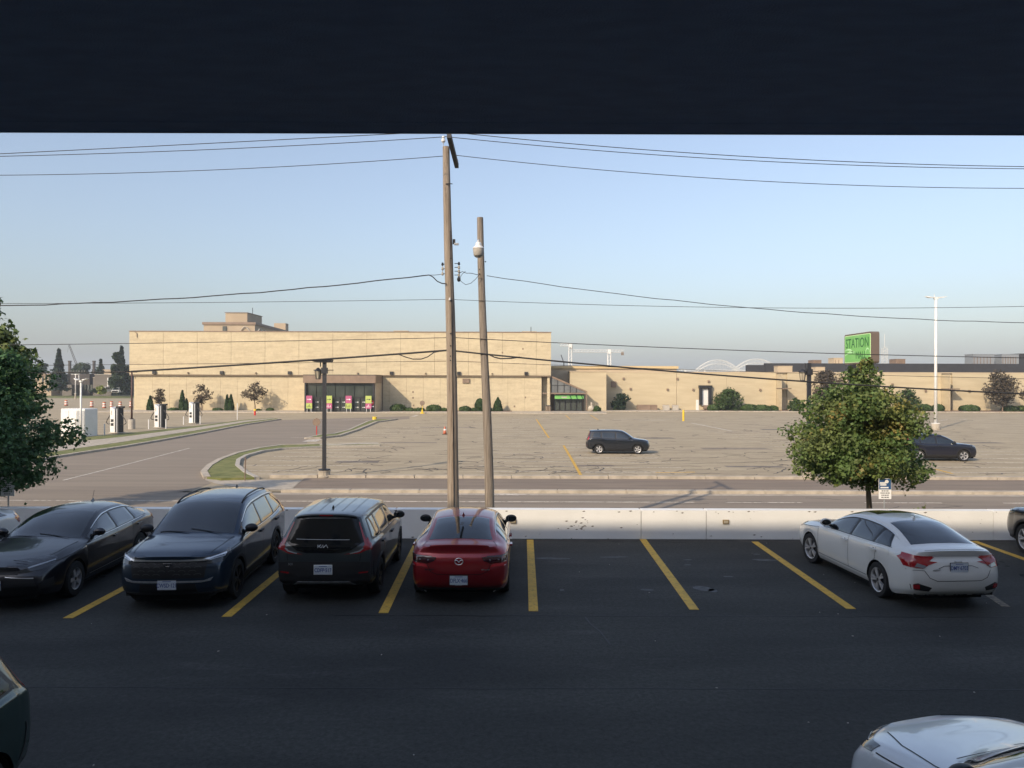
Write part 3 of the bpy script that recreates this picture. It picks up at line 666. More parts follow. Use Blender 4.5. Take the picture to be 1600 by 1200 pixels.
a = Vector((0,0,0)); Y = 420; p0 = Vector((XP(122,Y)-XP(123,Y),0,ZP(582,Y))); p1 = Vector((XP(107,Y)-XP(123,Y),0,ZP(541,Y)))
mb = MB(); off = Vector((1.0,0,.2))
mb.tube([p0,p1],.14,5); mb.tube([p0+off,p1+off*.6],.14,5)
for i in range(14):
    t0, t1 = i/14, (i+1)/14; mb.tube([p0.lerp(p1,t0),(p0+off).lerp(p1+off*.6,t1)],.08,4)
mb.build('boom', m_dkb, cr_); MB().tube([p1, p1+Vector((-.5,0,-4))],.06,4).build('cable', m_dark, cr_)
MB().tube([p0, Vector((p0.x+.3,0,G))],.8,6).build('mast', m_brown, cr_)
# far lot verge
struct('far_verge', MB().sheet([(-320,213),(-96,213),(-96,232),(-320,232)], G+.02).sheet([(-320,232),(-96,232),(-96,246),(-320,246)], G+.02), m_grass)

# white tower cranes behind the wing
def tower_crane(label, px, ptop, jib0, jib1, Y=420):
    X = XP(px,Y); zt = ZP(ptop,Y); t = thing('tower_crane', label, 'crane', (X,Y,G), 0, 'white tower cranes')
    mb = MB(); s = .8
    for dx, dy in ((-s,-s),(s,-s),(s,s),(-s,s)): mb.tube([(dx,dy,0),(dx,dy,zt-G)],.2,4)
    k = 0; z = 0
    while z < zt-G-2: 
        mb.tube([(-s,-s,z),(s,-s,z+2)],.12,4); mb.tube([(s,-s,z),(s,s,z+2)],.12,4); z += 2
    mb.build('mast', m_wmetal, t)
    jb = MB(); x0, x1 = XP(jib0,Y)-X, XP(jib1,Y)-X; zz = zt-G
    jb.tube([(x0,-.5,zz),(x1,-.5,zz)],.17,4); jb.tube([(x0,.5,zz),(x1,.5,zz)],.17,4); jb.tube([(x0,0,zz+1.2),(x1,0,zz+1.2)],.17,4)
    n = int(abs(x1-x0)/1.6)
    for i in range(n): 
        a = x0+(x1-x0)*i/n; b = x0+(x1-x0)*(i+.5)/n; jb.tube([(a,-.5,zz),(b,0,zz+1.2)],.1,4)
    jb.build('jib', m_wmetal, t); MB().box(-.9,.9,-.9,.9,zz-.8,zz+1.6).build('cab', m_wmetal, t)
    MB().box(x1-1.6,x1-.2,-.6,.6,zz-1.6,zz+.3).build('counterweight', m_creamdk, t)
tower_crane('white tower crane nearest the store block, short jib', 891, 540.5, 875, 895)
tower_crane('white tower crane farther right with a long level jib', 952, 550, 893, 975)
t = thing('crane_boom', 'thin dark boom rising left of the white tower cranes', 'crane', (XP(881,420),420,0)); MB().tube([(0,0,ZP(567,420)),(-1.6,0,ZP(554,420))],.25,5).build('boom', m_dark, t); MB().tube([(0,0,G),(0,0,ZP(567,420))],.3,5).build('mast', m_dark, t)
# far arch bridge
m_br = M('pale_bridge_steel', (.66,.65,.60), .7)
br = thing('arch_bridge', 'pale steel truss bridge with two arches on the horizon behind the mall', 'bridge', (0,1300,0))
BY = 1300
def bz(py): return H-(py-HOR)*BY/F
def bx(px): return (px-800)*BY/F
zd = bz(577)
MB().box(bx(1060),bx(1250),-4,4,zd-1.5,zd).build('deck', m_br, br)
for k, (a, b, top) in enumerate([(1084,1158,561.5),(1142,1222,560)]):
    for name, thick in (('arch',0),):
        ar = MB(); n = 18; P = []; Q = []
        for i in range(n+1):
            t = i/n; x = bx(a)+(bx(b)-bx(a))*t; z = zd-4+(bz(top)-zd+4)*(1-(2*t-1)**2); P.append(Vector((x,0,z))); Q.append(Vector((x,0,max(zd-5,z-7+3*abs(2*t-1)))))
        for s in (-4,4):
            o_ = Vector((0,s+.6*k,0))
            ar.tube([p+o_ for p in P], .62, 5); ar.tube([p+o_ for p in Q], .55, 5)
            for i in range(n): ar.tube([P[i]+o_,Q[i+1]+o_],.22,4); ar.tube([P[i]+o_,Q[i]+o_],.22,4)
            for i in range(2,n-1):
                if Q[i].z > zd: ar.tube([Q[i]+o_,Vector((Q[i].x,s,zd))],.3,4)
        ar.build('arch', m_br, br)
for px in (1070,1100,1150,1200,1240): MB().box(bx(px)-1.5,bx(px)+1.5,-5,5,-3,zd-1.5).build('pier', m_br, br)
# radio mast
t = thing('radio_mast', 'distant lattice radio mast right of the green mall sign', 'mast', (XP(1382,500),500,0))
mb = MB(); zt = ZP(542,500); zt2 = ZP(520,500)
for s in (-1,1):
    for u in (-1,1): mb.tube([(s*1.8,u,0),(s*1.3,u,zt)],.14,4)
for i in range(12):
    z = 4+i*2.0; mb.tube([(-1.8,-1,z),(1.8,-1,z+2)],.1,4); mb.tube([(1.8,-1,z),(-1.8,-1,z+2)],.1,4)
mb.build('lattice', m_br, t); MB().tube([(0,0,zt),(0,0,zt2)],.14,5).build('antenna', m_br, t)
# ------------------------------------------------------------------ poles and wires
PY = 20.6
def pole(label, base, top, r0, r1, m, extra=None):
    t = thing('utility_pole', label, 'pole', (base[0], base[1], base[2]))
    n = 22; pts = []; rr = []
    for i in range(n+1):
        k = i/n; pts.append((base[0]*(1-k)+top[0]*k-base[0]+.018*math.sin(k*7+base[0]), .012*math.sin(k*11), (top[2]-base[2])*k))
        rr.append(r0+(r1-r0)*k+random.gauss(0,.0018))
    mb = MB(); mb.tube(pts, rr, 14); mb.build('shaft', m, t, smooth=True); sharpen(t.children[0].data, 60)
    return t
p1 = pole('tall wooden utility pole with crossarm rising past the top of the view', (-1.53,PY,-.4), (-1.77,PY,10.27), .165, .095, m_wood)
p2 = pole('shorter leaning grey wooden pole carrying a bucket shaped street light', (-.56,PY+.1,-.4), (-.875,PY+.1,8.4), .135, .085, m_wood2)
def loc(t, x, y, z): return (x-t.location.x, y-t.location.y, z-t.location.z)
def pbox(t, name, m, x0, x1, y0, y1, z0, z1):
    a = loc(t,x0,y0,z0); b = loc(t,x1,y1,z1); return MB().box(a[0],b[0],a[1],b[1],a[2],b[2]).build(name, m, t)
m_arm = M('dark_crossarm_wood', (.09,.085,.085), .9, var=.2, scale=6)
pbox(p1,'crossarm',m_arm,-1.66,-1.55,19.35,22.1,10.12,10.24)
def insul(t, x, y, z, r=.05, h=.12, m=m_wmetal):
    MB().lathe([(.3*r,-h*.3),(r,0),(r*1.0,h*.3),(r*.6,h*.5),(r*.9,h*.7),(r*.3,h)], 10, loc(t,x,y,z)).build('insulator', m, t)
insul(p1,-1.60,19.45,10.25); insul(p1,-1.6,22.0,10.25); insul(p1,-1.86,PY,10.42,.055,.15)
MB().tube([loc(p1,-1.86,PY,9.85),loc(p1,-1.86,PY,10.42)],.012,6).build('insulator_pin', m_steel, p1)
MB().tube([loc(p1,-1.78,PY-.13,9.25),loc(p1,-1.60,PY-.13,9.25)],.012,6).build('bolt', m_dark, p1)
# bracket with small camera
zc = ZP(380,PY); pbox(p1,'bracket',m_dark,-1.60,-1.53,PY-.03,PY+.03,zc-.03,zc+.10); pbox(p1,'small_lamp',m_steel,-1.56,-1.44,PY-.06,PY+.06,zc-.05,zc-.005)
# secondary rack
for sx, x0, ys in ((-1,-1.75,(413,420,428)),(1,-1.55,(412,418,424,430))):
    rx = x0 + sx*.12
    MB().tube([loc(p1,rx,PY-.02,ZP(ys[0]-2,PY)),loc(p1,rx,PY-.02,ZP(ys[-1]+2,PY))],.012,6).build('rack', m_steel, p1)
    for y_ in ys:
        MB().tube([loc(p1,x0+sx*.0,PY,ZP(y_,PY)),loc(p1,rx,PY,ZP(y_,PY))],.01,5).build('rack_arm', m_dark, p1)
        insul(p1, rx, PY-.02, ZP(y_,PY)-.03, .035, .07, m_conc2 if y_ != ys[0] else m_dark)
MB().sphere(loc(p1,-1.43,PY-.05,ZP(437,PY)),.05,.05,.07).build('splice', m_dark, p1)
for y_ in (405,541,557,470,563.5,522): MB().sphere(loc(p1,-1.64-.0,PY-.135,ZP(y_,PY)),.02,.02,.02,6,4).build('bolt', m_dark, p1)
insul(p1, -1.66, PY-.17, ZP(470,PY), .03, .06)
MB().tube([loc(p1,-1.52,PY-.16,-.3),loc(p1,-1.58,PY-.155,4),loc(p1,-1.66,PY-.13,8)],.009,5).build('ground_wire', m_dark, p1)
# street light bucket on pole two
lx, lz = XP(747,PY-.4), ZP(391,PY-.4)
lt = thing('street_light', 'white bucket shaped street light on the shorter wooden pole', 'street light', (lx, PY-.42, lz))
MB().lathe([(.105,-.17),(.125,-.14),(.145,.035),(.14,.045)], 20).build('shade', m_conc2, lt, smooth=True)
MB().lathe([(.155,.04),(.15,.06),(.08,.12),(.075,.18),(.05,.21),(.02,.215)], 20).build('housing', m_wmetal, lt, auto=40)
MB().lathe([(.02,.21),(.035,.22),(.035,.26),(.02,.275)], 12, (.0,0,0)).build('photocell', m_steel, lt)
MB().lathe([(.06,-.20),(.095,-.175)], 16).build('lens', M('milky_lens', (.6,.6,.56), .3), lt)
MB().tube([(.0,.05,.08),(.06,.3,.06),(.09,.42,.05)],.02,8).build('arm', m_steel, lt)
for y_, r_ in ((428,.02),(421,.015),(409,.02)): MB().sphere(loc(p2,XP(758 if y_==409 else 748.5,PY),PY,ZP(y_,PY)),r_,r_,r_,6,4).build('bolt', m_dark, p2)
def wire(label, px, Y=PY, r=.011, ext=None, m=m_wire, cat='wire', group='overhead wires', name='overhead_wire', wob=0., raw=False):
    P = [XZ(a, b, Y) for a, b in px]; xs = np.array([p[0] for p in P]); zs = np.array([p[1] for p in P])
    if raw:
        pts = [(x,Y,z) for x, z in P]
    else:
        deg = 2 if len(P) > 2 else 1; c = np.polyfit(xs, zs, deg)
        X = np.linspace(xs.min() if ext is None else min(xs.min(),ext), xs.max() if ext is None else max(xs.max(),ext), 50)
        # true curve inside the view, parabola beyond
        pts = []
        for x in X:
            z = np.polyval(c, x); pts.append((x, Y, z))
    if wob: pts = [(p[0],p[1],p[2]+wob*math.sin(p[0]*3.1)+wob*.6*math.sin(p[0]*7.7)) for p in pts]
    o = MB().tube(pts, r*.85, 6).build(name, m); tag(o, label, cat, group); o.data.shade_smooth(); return o
wire('near top wire running left from under the roof edge', [(690,205.5),(350,224),(0,242.5)], 19.45, ext=-24)
wire('near top wire running right from under the roof edge', [(690,205.5),(840,219.2),(1100,240),(1600,258)], 19.45, ext=24)
wire('middle top wire from the white pole-top insulator to the left', [(690,214),(620,219.5),(300,236),(0,246.5)], PY, ext=-24)
wire('middle top wire from the pole top to the right', [(693,213.5),(840,227.5),(1100,246),(1600,261.5)], PY, ext=24)
wire('lower top wire leaving the pole to the left', [(692,244),(620,250),(350,266),(0,276)], 21.9, ext=-24)
wire('lower top wire leaving the crossarm to the right', [(711,243),(840,256),(1150,280),(1600,292)], 21.9, ext=24)
wire('thin straight wire crossing the sky left of the tall pole', [(697,468),(400,473),(0,476.5)], PY, .008, ext=-24)
wire('thin straight wire crossing the sky right of the tall pole', [(701,468),(1000,477.5),(1250,480),(1600,476.5)], PY, .008)
wire('thick twisted service cable dropping left from the pole rack', [(662,431),(620,436),(420,455),(200,474),(15,479)], PY, .018, ext=-24, wob=.008)
wire('thick cable curl between service cable and tall pole', [(662,431),(670,430),(676,433),(683,440),(690,443),(697,444)], PY-.12, .018, raw=True)
wire('thin tie between service cable and left rack', [(672,430),(680,430),(690,428.5)], PY, .009)
wire('service cable running down right from the poles', [(760,431),(880,447),(1000,464),(1200,482),(1600,502)], PY, .011, ext=24, wob=.006)
wire('slack loop between the two wooden poles, upper', [(716,428),(722,424.5),(728,427),(735,427),(748,430)], PY-.1, .010, raw=True)
wire('slack loop between the two wooden poles, lower', [(716,433),(720,440),(727,445),(735,443),(742,437),(748,430)], PY-.1, .009, raw=True)
wire('short jumper from the splice up to the rack', [(718,435),(722,428),(727,424)], PY-.1, .008, raw=True)
wire('wire above the store roof line left of the tall pole', [(697,528),(400,534.5),(200,538.5),(20,541)], PY, .011, ext=-24)
wire('wire above the store roof line right of the tall pole', [(701,527.5),(800,532),(1200,548),(1600,557)], PY, .013, ext=24)
wire('thick black cable bundle sagging left across the store front', [(706,547.6),(620,553),(510,562),(400,570),(205,582)], PY, .032, ext=None)
wire('far part of the black cable bundle toward the left maple', [(206,582),(130,584),(40,584.5)], PY, .016, ext=-24)
wire('thick black cable bundle sagging right across the store and wing', [(702,548.5),(760,553),(1000,574.5),(1200,592),(1600,613)], PY, .028, ext=24)
wire('loose cable loop under the bundle left of the tall pole', [(620,553),(634,558.5),(645,561.5),(658,561.5),(668,558),(678,551),(690,548.5)], PY-.05, .018, raw=True)
wire('short cable splice under the bundle right of the shorter pole', [(765,555),(772,558),(782,560.5),(798,560),(812,558)], PY-.05, .022, raw=True)
wire('lowest thin wire in front of the store left of the tall pole', [(697,564.5),(500,567.5),(205,571),(60,573)], PY+.3, .008, ext=-24)
wire('lowest thin wire in front of the store right of the tall pole', [(701,564.5),(860,569.5),(1250,582),(1600,589.5)], PY+.3, .008, ext=24)
wire('thin wire leaving the street lamp to the left store corner', [(206,583),(120,583.5),(60,581)], PY+2, .006)
# ------------------------------------------------------------------ street lamps on the kerb
def street_lamp(label, px, Y=38.45, arm=1):
    X = XP(px, Y); t = thing('street_lamp', label, 'street lamp', (X,Y,G), 0, 'dark street lamps on the kerb row')
    hgt = ZP(566,Y)-G
    MB().lathe([(.32,0),(.34,.1),(.30,.14),(.30,.32),(.33,.34),(.33,.38)],12).build('base', m_conc, t, auto=30)
    MB().lathe([(.3,.38),(.3,.44),(.1,.46)],8).build('base_plate', m_dkblue, t)
    MB().box(-.085,.085,-.085,.085,.45,hgt).build('post', m_dkblue, t)
    if arm:
        MB().add([(-.78,-.25,hgt+.10),(.40,-.25,hgt+.10),(.40,.25,hgt+.10),(-.78,.25,hgt+.10),(-.45,-.22,hgt-.02),(.36,-.22,hgt-.02),(.36,.22,hgt-.02),(-.45,.22,hgt-.02)],
             [(0,1,2,3),(4,7,6,5),(0,4,5,1),(1,5,6,2),(2,6,7,3),(3,7,4,0)]).build('lamp_head', m_dkblue, t)
    MB().tube([(-.2,0,hgt),(-.2,0,hgt-.25)],.03,6).build('bracket', m_dkblue, t)
    lan = MB().lathe([(.03,-.3),(.18,-.42),(.20,-.46),(.05,-.47)],8,(-.32,0,hgt)).build('lantern_roof', m_dkblue, t)
    lc = MB()
    for i in range(6):
        a = i*math.pi/3; lc.tube([(-.32+.17*math.cos(a),.17*math.sin(a),hgt-.46),(-.32+.11*math.cos(a),.11*math.sin(a),hgt-.86)],.012,4)
    lc.lathe([(.12,-.88),(.12,-.85)],8,(-.32,0,hgt)); lc.build('lantern_cage', m_dkblue, t)
    MB().lathe([(.10,-.84),(.155,-.47)],8,(-.32,0,hgt)).build('lantern_glass', M('lantern_glass', (.45,.40,.30), .2), t)
    MB().tube([(-.55,0,hgt-.42),(.45,0,hgt-.42)],.02,5).build('cross_bar', m_dkblue, t)
    MB().box(-.14,.14,-.14,.14,hgt-.6,hgt-.3).build('collar', m_dkblue, t)
street_lamp('dark square street lamp with lantern standing on the kerb before the store doors', 507)
street_lamp('dark blue lamp post half hidden behind the round maple crown', 1264, arm=0)
def tall_light(label, px, py_top, py_base, Y, r=.11, armw=.55, conc=.5, group='white lot lights'):
    X = XP(px, Y); t = thing('lot_light', label, 'lamp post', (X,Y,G), 0, group); zb = ZP(py_base,Y)-G; zt = ZP(py_top,Y)-G
    if zb > .15: MB().lathe([(conc,0),(conc,zb-.05),(conc*.95,zb)],12).build('base', m_conc, t, auto=30)
    MB().box(-r*1.9,r*1.9,-r*1.9,r*1.9,max(zb,0),max(zb,0)+.06).build('base_plate', m_wmetal, t)
    MB().lathe([(r,max(zb,0)),(r*.8,zt)],10).build('post', m_wmetal, t, smooth=True)
    MB().box(-.2*armw/.55,.2*armw/.55,-.12,.12,zt-.05,zt+.18*armw/.55).build('arm', m_wmetal, t)
    for s in (-1,1):
        MB().add([(s*.15,-.17,zt+.1),(s*armw*1.3,-.22,zt+.1),(s*armw*2,-.12,zt+.22),(s*armw*2,.12,zt+.22),(s*armw*1.3,.22,zt+.1),(s*.15,.17,zt+.1),
                  (s*.15,-.17,zt+.16),(s*armw*1.3,-.22,zt+.2),(s*armw*2,-.12,zt+.26),(s*armw*2,.12,zt+.26),(s*armw*1.3,.22,zt+.2),(s*.15,.17,zt+.16)],
                 [(0,1,2,3,4,5),(11,10,9,8,7,6)]+[(i,(i+1)%6,(i+1)%6+6,i+6) for i in range(6)]).build('lamp_head', m_wmetal, t, clean=True)
    MB().tube([(-.15,0,zt+.15),(-.18,0,zt+.5)],.03,5).build('sensor', m_wmetal, t)
tall_light('tall white twin headed lot light beyond the round maple', 1462, 465, 660, 80, .16, .55, .42)
tall_light('short white twin headed light by the charging cabinet', 126.5, 598, 690, 61, .08, .26, .2)
tall_light('small far white lamp left of the charger lamp', 118, 587.5, 617, 200, .12, .6, .2)
# dark pole on concrete drum at the store corner
t = thing('drum_post', 'slim dark brown pole on a concrete drum by the store corner', 'pole', (XP(206,77),77,G))
MB().lathe([(.33,0),(.33,.95),(.30,.98)],16).build('drum', m_conc2, t, auto=40)
MB().tube([(0,0,.98),(0,0,ZP(583,77)-G)],.10,8,.075).build('post', M('rusty_brown_paint', (.08,.04,.035), .6), t, smooth=True)
MB().box(-.5,.5,-.05,.05,ZP(584,77)-G,ZP(583,77)-G).build('crossarm', m_brown, t)
MB().lathe([(.2,.98),(.2,1.06)],10).build('flange', m_dark, t)
# ------------------------------------------------------------------ EV chargers and cabinets
def charger(label, px, base, Yr=0, loops=1):
    Z = 4.82*F/(base-HOR); X = XP(px,Z)
    t = thing('charging_station', label, 'charger', (X,Z,G+.12), R(-18), 'electric vehicle chargers beside the driveway'); h = 2.28
    b_ = MB().add([(-.42,-.3,0),(.12,-.3,0),(.12,.3,0),(-.42,.3,0),(-.42,-.3,h+.05),(.12,-.3,h-.2),(.12,.3,h-.2),(-.42,.3,h+.05)],
             [(0,3,2,1),(4,5,6,7),(0,1,5,4),(1,2,6,5),(2,3,7,6),(3,0,4,7)]).build('cabinet', m_wmetal, t)
    MB().box(-.33,-.02,-.32,-.302,.95,1.2).build('screen', m_glass, b_); MB().box(-.33,-.02,-.32,-.302,.60,.85).build('socket_panel', m_dark, b_)
    MB().box(-.30,-.20,-.31,-.303,1.6,2.0).build('logo_print', m_conc, b_)
    MB().box(.16,.55,-.28,.28,0,h).build('side_pillar', m_dark, t); MB().box(.28,.42,-.31,-.282,0,h-.1).build('light_strip', m_steel, t)
    MB().box(.10,.85,-.15,.15,h-.05,h+.1).build('cable_arm', m_dark, t)
    for s, x in ((-1,-.42),(1,.6)):
        n = 14; p = [(x+s*(.62*math.sin(math.pi*i/n))*1.0, -.1, 1.75-1.0*i/n-.35*math.sin(math.pi*i/n)) for i in range(n+1)]
        MB().tube(p,.035,6).build('cable', m_black, t)
    MB().box(-.5,.65,-.4,.4,-.05,.0).build('plinth', m_conc2, t)
charger('white charging station nearest the big white cabinet, with looped cables', 182, 679)
charger('white charging station in the middle of the three', 250, 670.5)
charger('white charging station farthest right of the three', 303, 663.5)
t = thing('equipment_cabinet', 'big pale grey electrical cabinet behind the left maple', 'cabinet', (XP(126,66),66,G+.1), R(-14))
MB().cbox(-1.35,1.1,-.7,.7,0,2.35,.06).build('casing', m_wmetal, t)
for x in (-1.3,-.48,.32): MB().box(x,x+.76,-.73,-.702,.12,2.2).build('door', m_steel if x > 0 else m_wmetal, t)
for x in (-.6,.2): MB().box(x-.02,x+.02,-.76,-.732,.9,1.3).build('handle', m_dark, t)
def bollard(label, px, base, hpx, m=m_wmetal, r=.06, group='slim white guard posts around the chargers', z=G):
    Z = (H-z)*F/(base-HOR); t = MB().lathe([(r,0),(r,hpx*Z/F-.02),(r*.5,hpx*Z/F)],8).build('bollard', m); t.location = (XP(px,Z),Z,z); tag(t,label,'bollard',group); return t
for px, b_, h_, L in [(163.5,682,18,'white guard post left of the nearest charger'),(232.5,672,15,'white guard post left of the middle charger'),(259.5,671,15,'white guard post right of the middle charger'),
        (287,665,13,'white guard post left of the far charger'),(313,664,13,'white guard post right of the far charger'),(371,657,26,'thin pale post near the sparse brown tree'),(148,683,20,'thin pale post beside the grey cabinet')]:
    bollard(L, px, b_, h_, r=.055)
bollard('tall yellow bollard on the lot before the dock', 1068, 657, 17, m_hi_yel, .13, 'yellow bollards')
bollard('thin post above the tall yellow bollard', 1068, 640, 11, m_brown, .05, 'yellow bollards')
bollard('fat yellow drum at the tip of the grass island', 585.5, 657.5, 6, m_hi_yel, .27, 'yellow bollards')
# ------------------------------------------------------------------ small signs
def disc_sign(label, px, base, top, m, r, Y=None, postm=m_brown, octa=True, bar=None, foot=None, cat='sign', back=True):
    Z = 4.82*F/(base-HOR); t = thing('round_sign' if not octa else 'octagonal_sign', label, cat, (XP(px,Z),Z,G)); h = (base-top)*Z/F
    n = 8 if octa else 20; s = 22.5 if octa else 0
    MB().lathe([(r,-.02),(r,.02)], n, (0,-.05,h-r), 'y').build('sign_plate', m, t)
    MB().tube([(0,0,0),(0,0,h-.1)],.045,6).build('post', postm, t)
    if bar: MB().box(-r*.75,r*.75,-.085,-.072,h-r-.07,h-r+.07).build('bar_print', m_whiteprint, t)
    if foot: MB().lathe([(.35,0),(.33,.12),(.15,.2),(.1,.6)],10).build('foot', foot, t)
    return t
s_ = disc_sign('back of a dark octagonal sign on a red post at the grass island', 495, 682, 654, m_brown, .36, postm=m_red)
s_ = disc_sign('dark octagonal sign on a yellow post before the hedges', 660, 646.5, 626, m_brown, .40, postm=m_hi_yel, foot=m_hi_yel)
s_ = disc_sign('round red no entry sign leaning before the last poster board', 579.5, 645.5, 625, m_red, .48, octa=False, bar=True, postm=m_steel)
MB().box(.14,.5,-.1,-.06,.9,1.05).build('small_plate', m_whiteprint, s_)
t = thing('traffic_cone', 'small orange traffic cone left of the tall pole on the old lot', 'cone', (XP(696,71),70.5,G))
MB().lathe([(.17,.04),(.13,.3),(.05,.72),(.03,.73)],12).build('cone', m_orange, t, smooth=True); MB().box(-.22,.22,-.22,.22,0,.04).build('base', m_dark, t); MB().lathe([(.118,.36),(.095,.5)],12).build('stripe', m_whiteprint, t)
for k, (px, b_, L) in enumerate([(143.5,638,'striped traffic drum farthest left behind the cabinet lamp'),(163,639.5,'striped traffic drum next right, taller stripes'),(174.5,638,'striped traffic drum above the nearest charger'),(188,638.5,'striped traffic drum left of the slim dark pole'),
        (205,638,'striped traffic drum right behind the slim dark pole'),(147.5,656.5,'striped traffic drum standing apart beside the grey cabinet'),(103.5,636,'striped traffic drum peeking past the left maple')]):
    Z = 4.82*F/(b_-HOR); t = thing('traffic_drum', L, 'traffic barrel', (XP(px,Z),Z,G), 0, 'orange and white traffic drums')
    MB().lathe([(.36,0),(.36,.08),(.30,.09)],12).build('foot', m_dark, t)
    for i in range(5):
        MB().lathe([(.30-.012*i,.09+.2*i),(.29-.012*i,.285+.2*i)],12,cap=(i==4)).build('band', m_orange if i%2==0 else m_whiteprint, t, smooth=False)
t = thing('fire_hydrant', 'small red and yellow hydrant before the sparse brown tree', 'hydrant', (XP(398.5,107),107,G+.1))
MB().lathe([(.2,0),(.14,.05),(.14,.6),(.18,.62)],10).build('barrel', m_red, t); MB().lathe([(.18,.62),(.16,.8),(.05,.9)],10).build('bonnet', m_hi_yel, t)
for px, L in [(855,'black topped pale litter bin in the doorway recess, left'),(859,'black topped pale litter bin in the doorway recess, right')]:
    t = thing('litter_bin', L, 'bin', (XP(px,124.6),124.6,G+.13), 0, 'litter bins in the recess'); MB().lathe([(.22,0),(.25,.8)],10).build('body', m_creamdk, t); MB().lathe([(.27,.8),(.2,.95)],10).build('lid', m_dark, t)
t = thing('urn_planter', 'rounded concrete planter beside the glazed entrance post', 'planter', (XP(924,124),124,G+.1)); MB().lathe([(.3,0),(.55,.3),(.55,.7),(.4,.85),(.45,.95),(.2,.9)],12).build('bowl', m_conc, t, smooth=True)
MB().box(-.12,.12,-.1,.1,.9,1.5).build('stub', m_conc, t)
for a, b, c, d_, m, L in [(995,1015.5,632.5,640,m_brown,'long brown planter box, left of two'),(1016,1026,632.5,640,m_brown,'short brown planter box, right of two'),
                        (1035.5,1045,632,640.5,m_conc2,'pale concrete box left of the yellow bollard'),(1050,1059,632,640.5,m_conc2,'pale concrete box nearest the yellow bollard')]:
    x0, x1 = XP(a,131.5), XP(b,131.5); t = thing('planter_box', L, 'planter', ((x0+x1)/2,131.2,G), 0, 'boxes along the wing wall'); w = (x1-x0)/2
    MB().cbox(-w,w,-.4,.5,0,.98,.06).build('box', m, t); MB().box(-w*.9,w*.9,-.3,.4,.98,1.02).build('soil', m_brown, t)
# ------------------------------------------------------------------ mall sign
t = thing('mall_sign', 'big green lightbox sign reading STATION MALL above the round maple', 'sign', (28.1,60,G))
SW, SH, ST = 4.9, 2.5, .62; zb_ = ZP(566,60)-G
MB().box(-.3,.3,1.6,2.1,0,zb_-.02).build('post', m_dkblue, t); MB().box(-.3,.3,3.0,3.5,0,zb_-.02).build('post', m_dkblue, t)
def rr(y0,y1,z0,z1,r,n=5):
    c = [(y1-r,z1-r,0),(y0+r,z1-r,90),(y0+r,z0+r,180),(y1-r,z0+r,270)]
    return [(cy+r*math.cos(R(a0+90*i/n)),cz+r*math.sin(R(a0+90*i/n))) for cy,cz,a0 in c for i in range(n+1)]
def slab(poly, x0, x1):
    n = len(poly); v = [(x0,y,z) for y,z in poly]+[(x1,y,z) for y,z in poly]
    return MB().add(v,[tuple(range(n))[::-1],tuple(range(n,2*n))]+[(i,(i+1)%n,(i+1)%n+n,i+n) for i in range(n)])
slab(rr(0,SW,zb_,zb_+SH,.22), -.02, ST-.02).build('case', M('sign_case_brown', (.13,.095,.075), .6), t, clean=True)
fc = slab(rr(.12,SW-.12,zb_+.12,zb_+SH-.12,.15), -.045, -.02).build('sign_face', M('lime_border', (.55,.75,.40), .4), t, clean=True)
slab(rr(.18,SW-.18,zb_+.18,zb_+SH-.18,.12), -.055, -.0455).build('green_panel', m_green, fc, clean=True)
m_pgreen = M('pale_swoosh', (.42,.76,.36), .4)
# swooshes
def arc(cy, cz, r, w, a0, a1, x, n=18):
    mb = MB(); 
    for i in range(n):
        a, b = R(a0+(a1-a0)*i/n), R(a0+(a1-a0)*(i+1)/n); wa, wb = w*math.sin(math.pi*(i+.02)/n), w*math.sin(math.pi*(i+1-.02)/n)
        mb.add([(x,cy+r*math.cos(a),cz+r*math.sin(a)),(x,cy+r*math.cos(b),cz+r*math.sin(b)),(x,cy+(r-wb)*math.cos(b),cz+(r-wb)*math.sin(b)),(x,cy+(r-wa)*math.cos(a),cz+(r-wa)*math.sin(a))],[(0,1,2,3)])
    return mb
arc(4.0,zb_-.2,1.5,.16,60,140,-.058).build('swoosh', m_pgreen, fc)
arc(3.5,zb_-1.0,2.1,.22,55,110,-.058).build('swoosh', m_pgreen, fc)
arc(.6,zb_+.9,.35,.12,-60,200,-.058).build('swoosh', m_pgreen, fc)
rotS = (R(90),0,R(-90))
text_mesh('sign_letters','STATION',1.12,m_signdk,fc,(-.062,SW/2+.0,zb_+SH*.67),rotS,sx=.90,extrude=.004)
text_mesh('sign_letters','MALL',.86,m_signdk,fc,(-.062,1.75,zb_+SH*.27),rotS,sx=.9,extrude=.004)
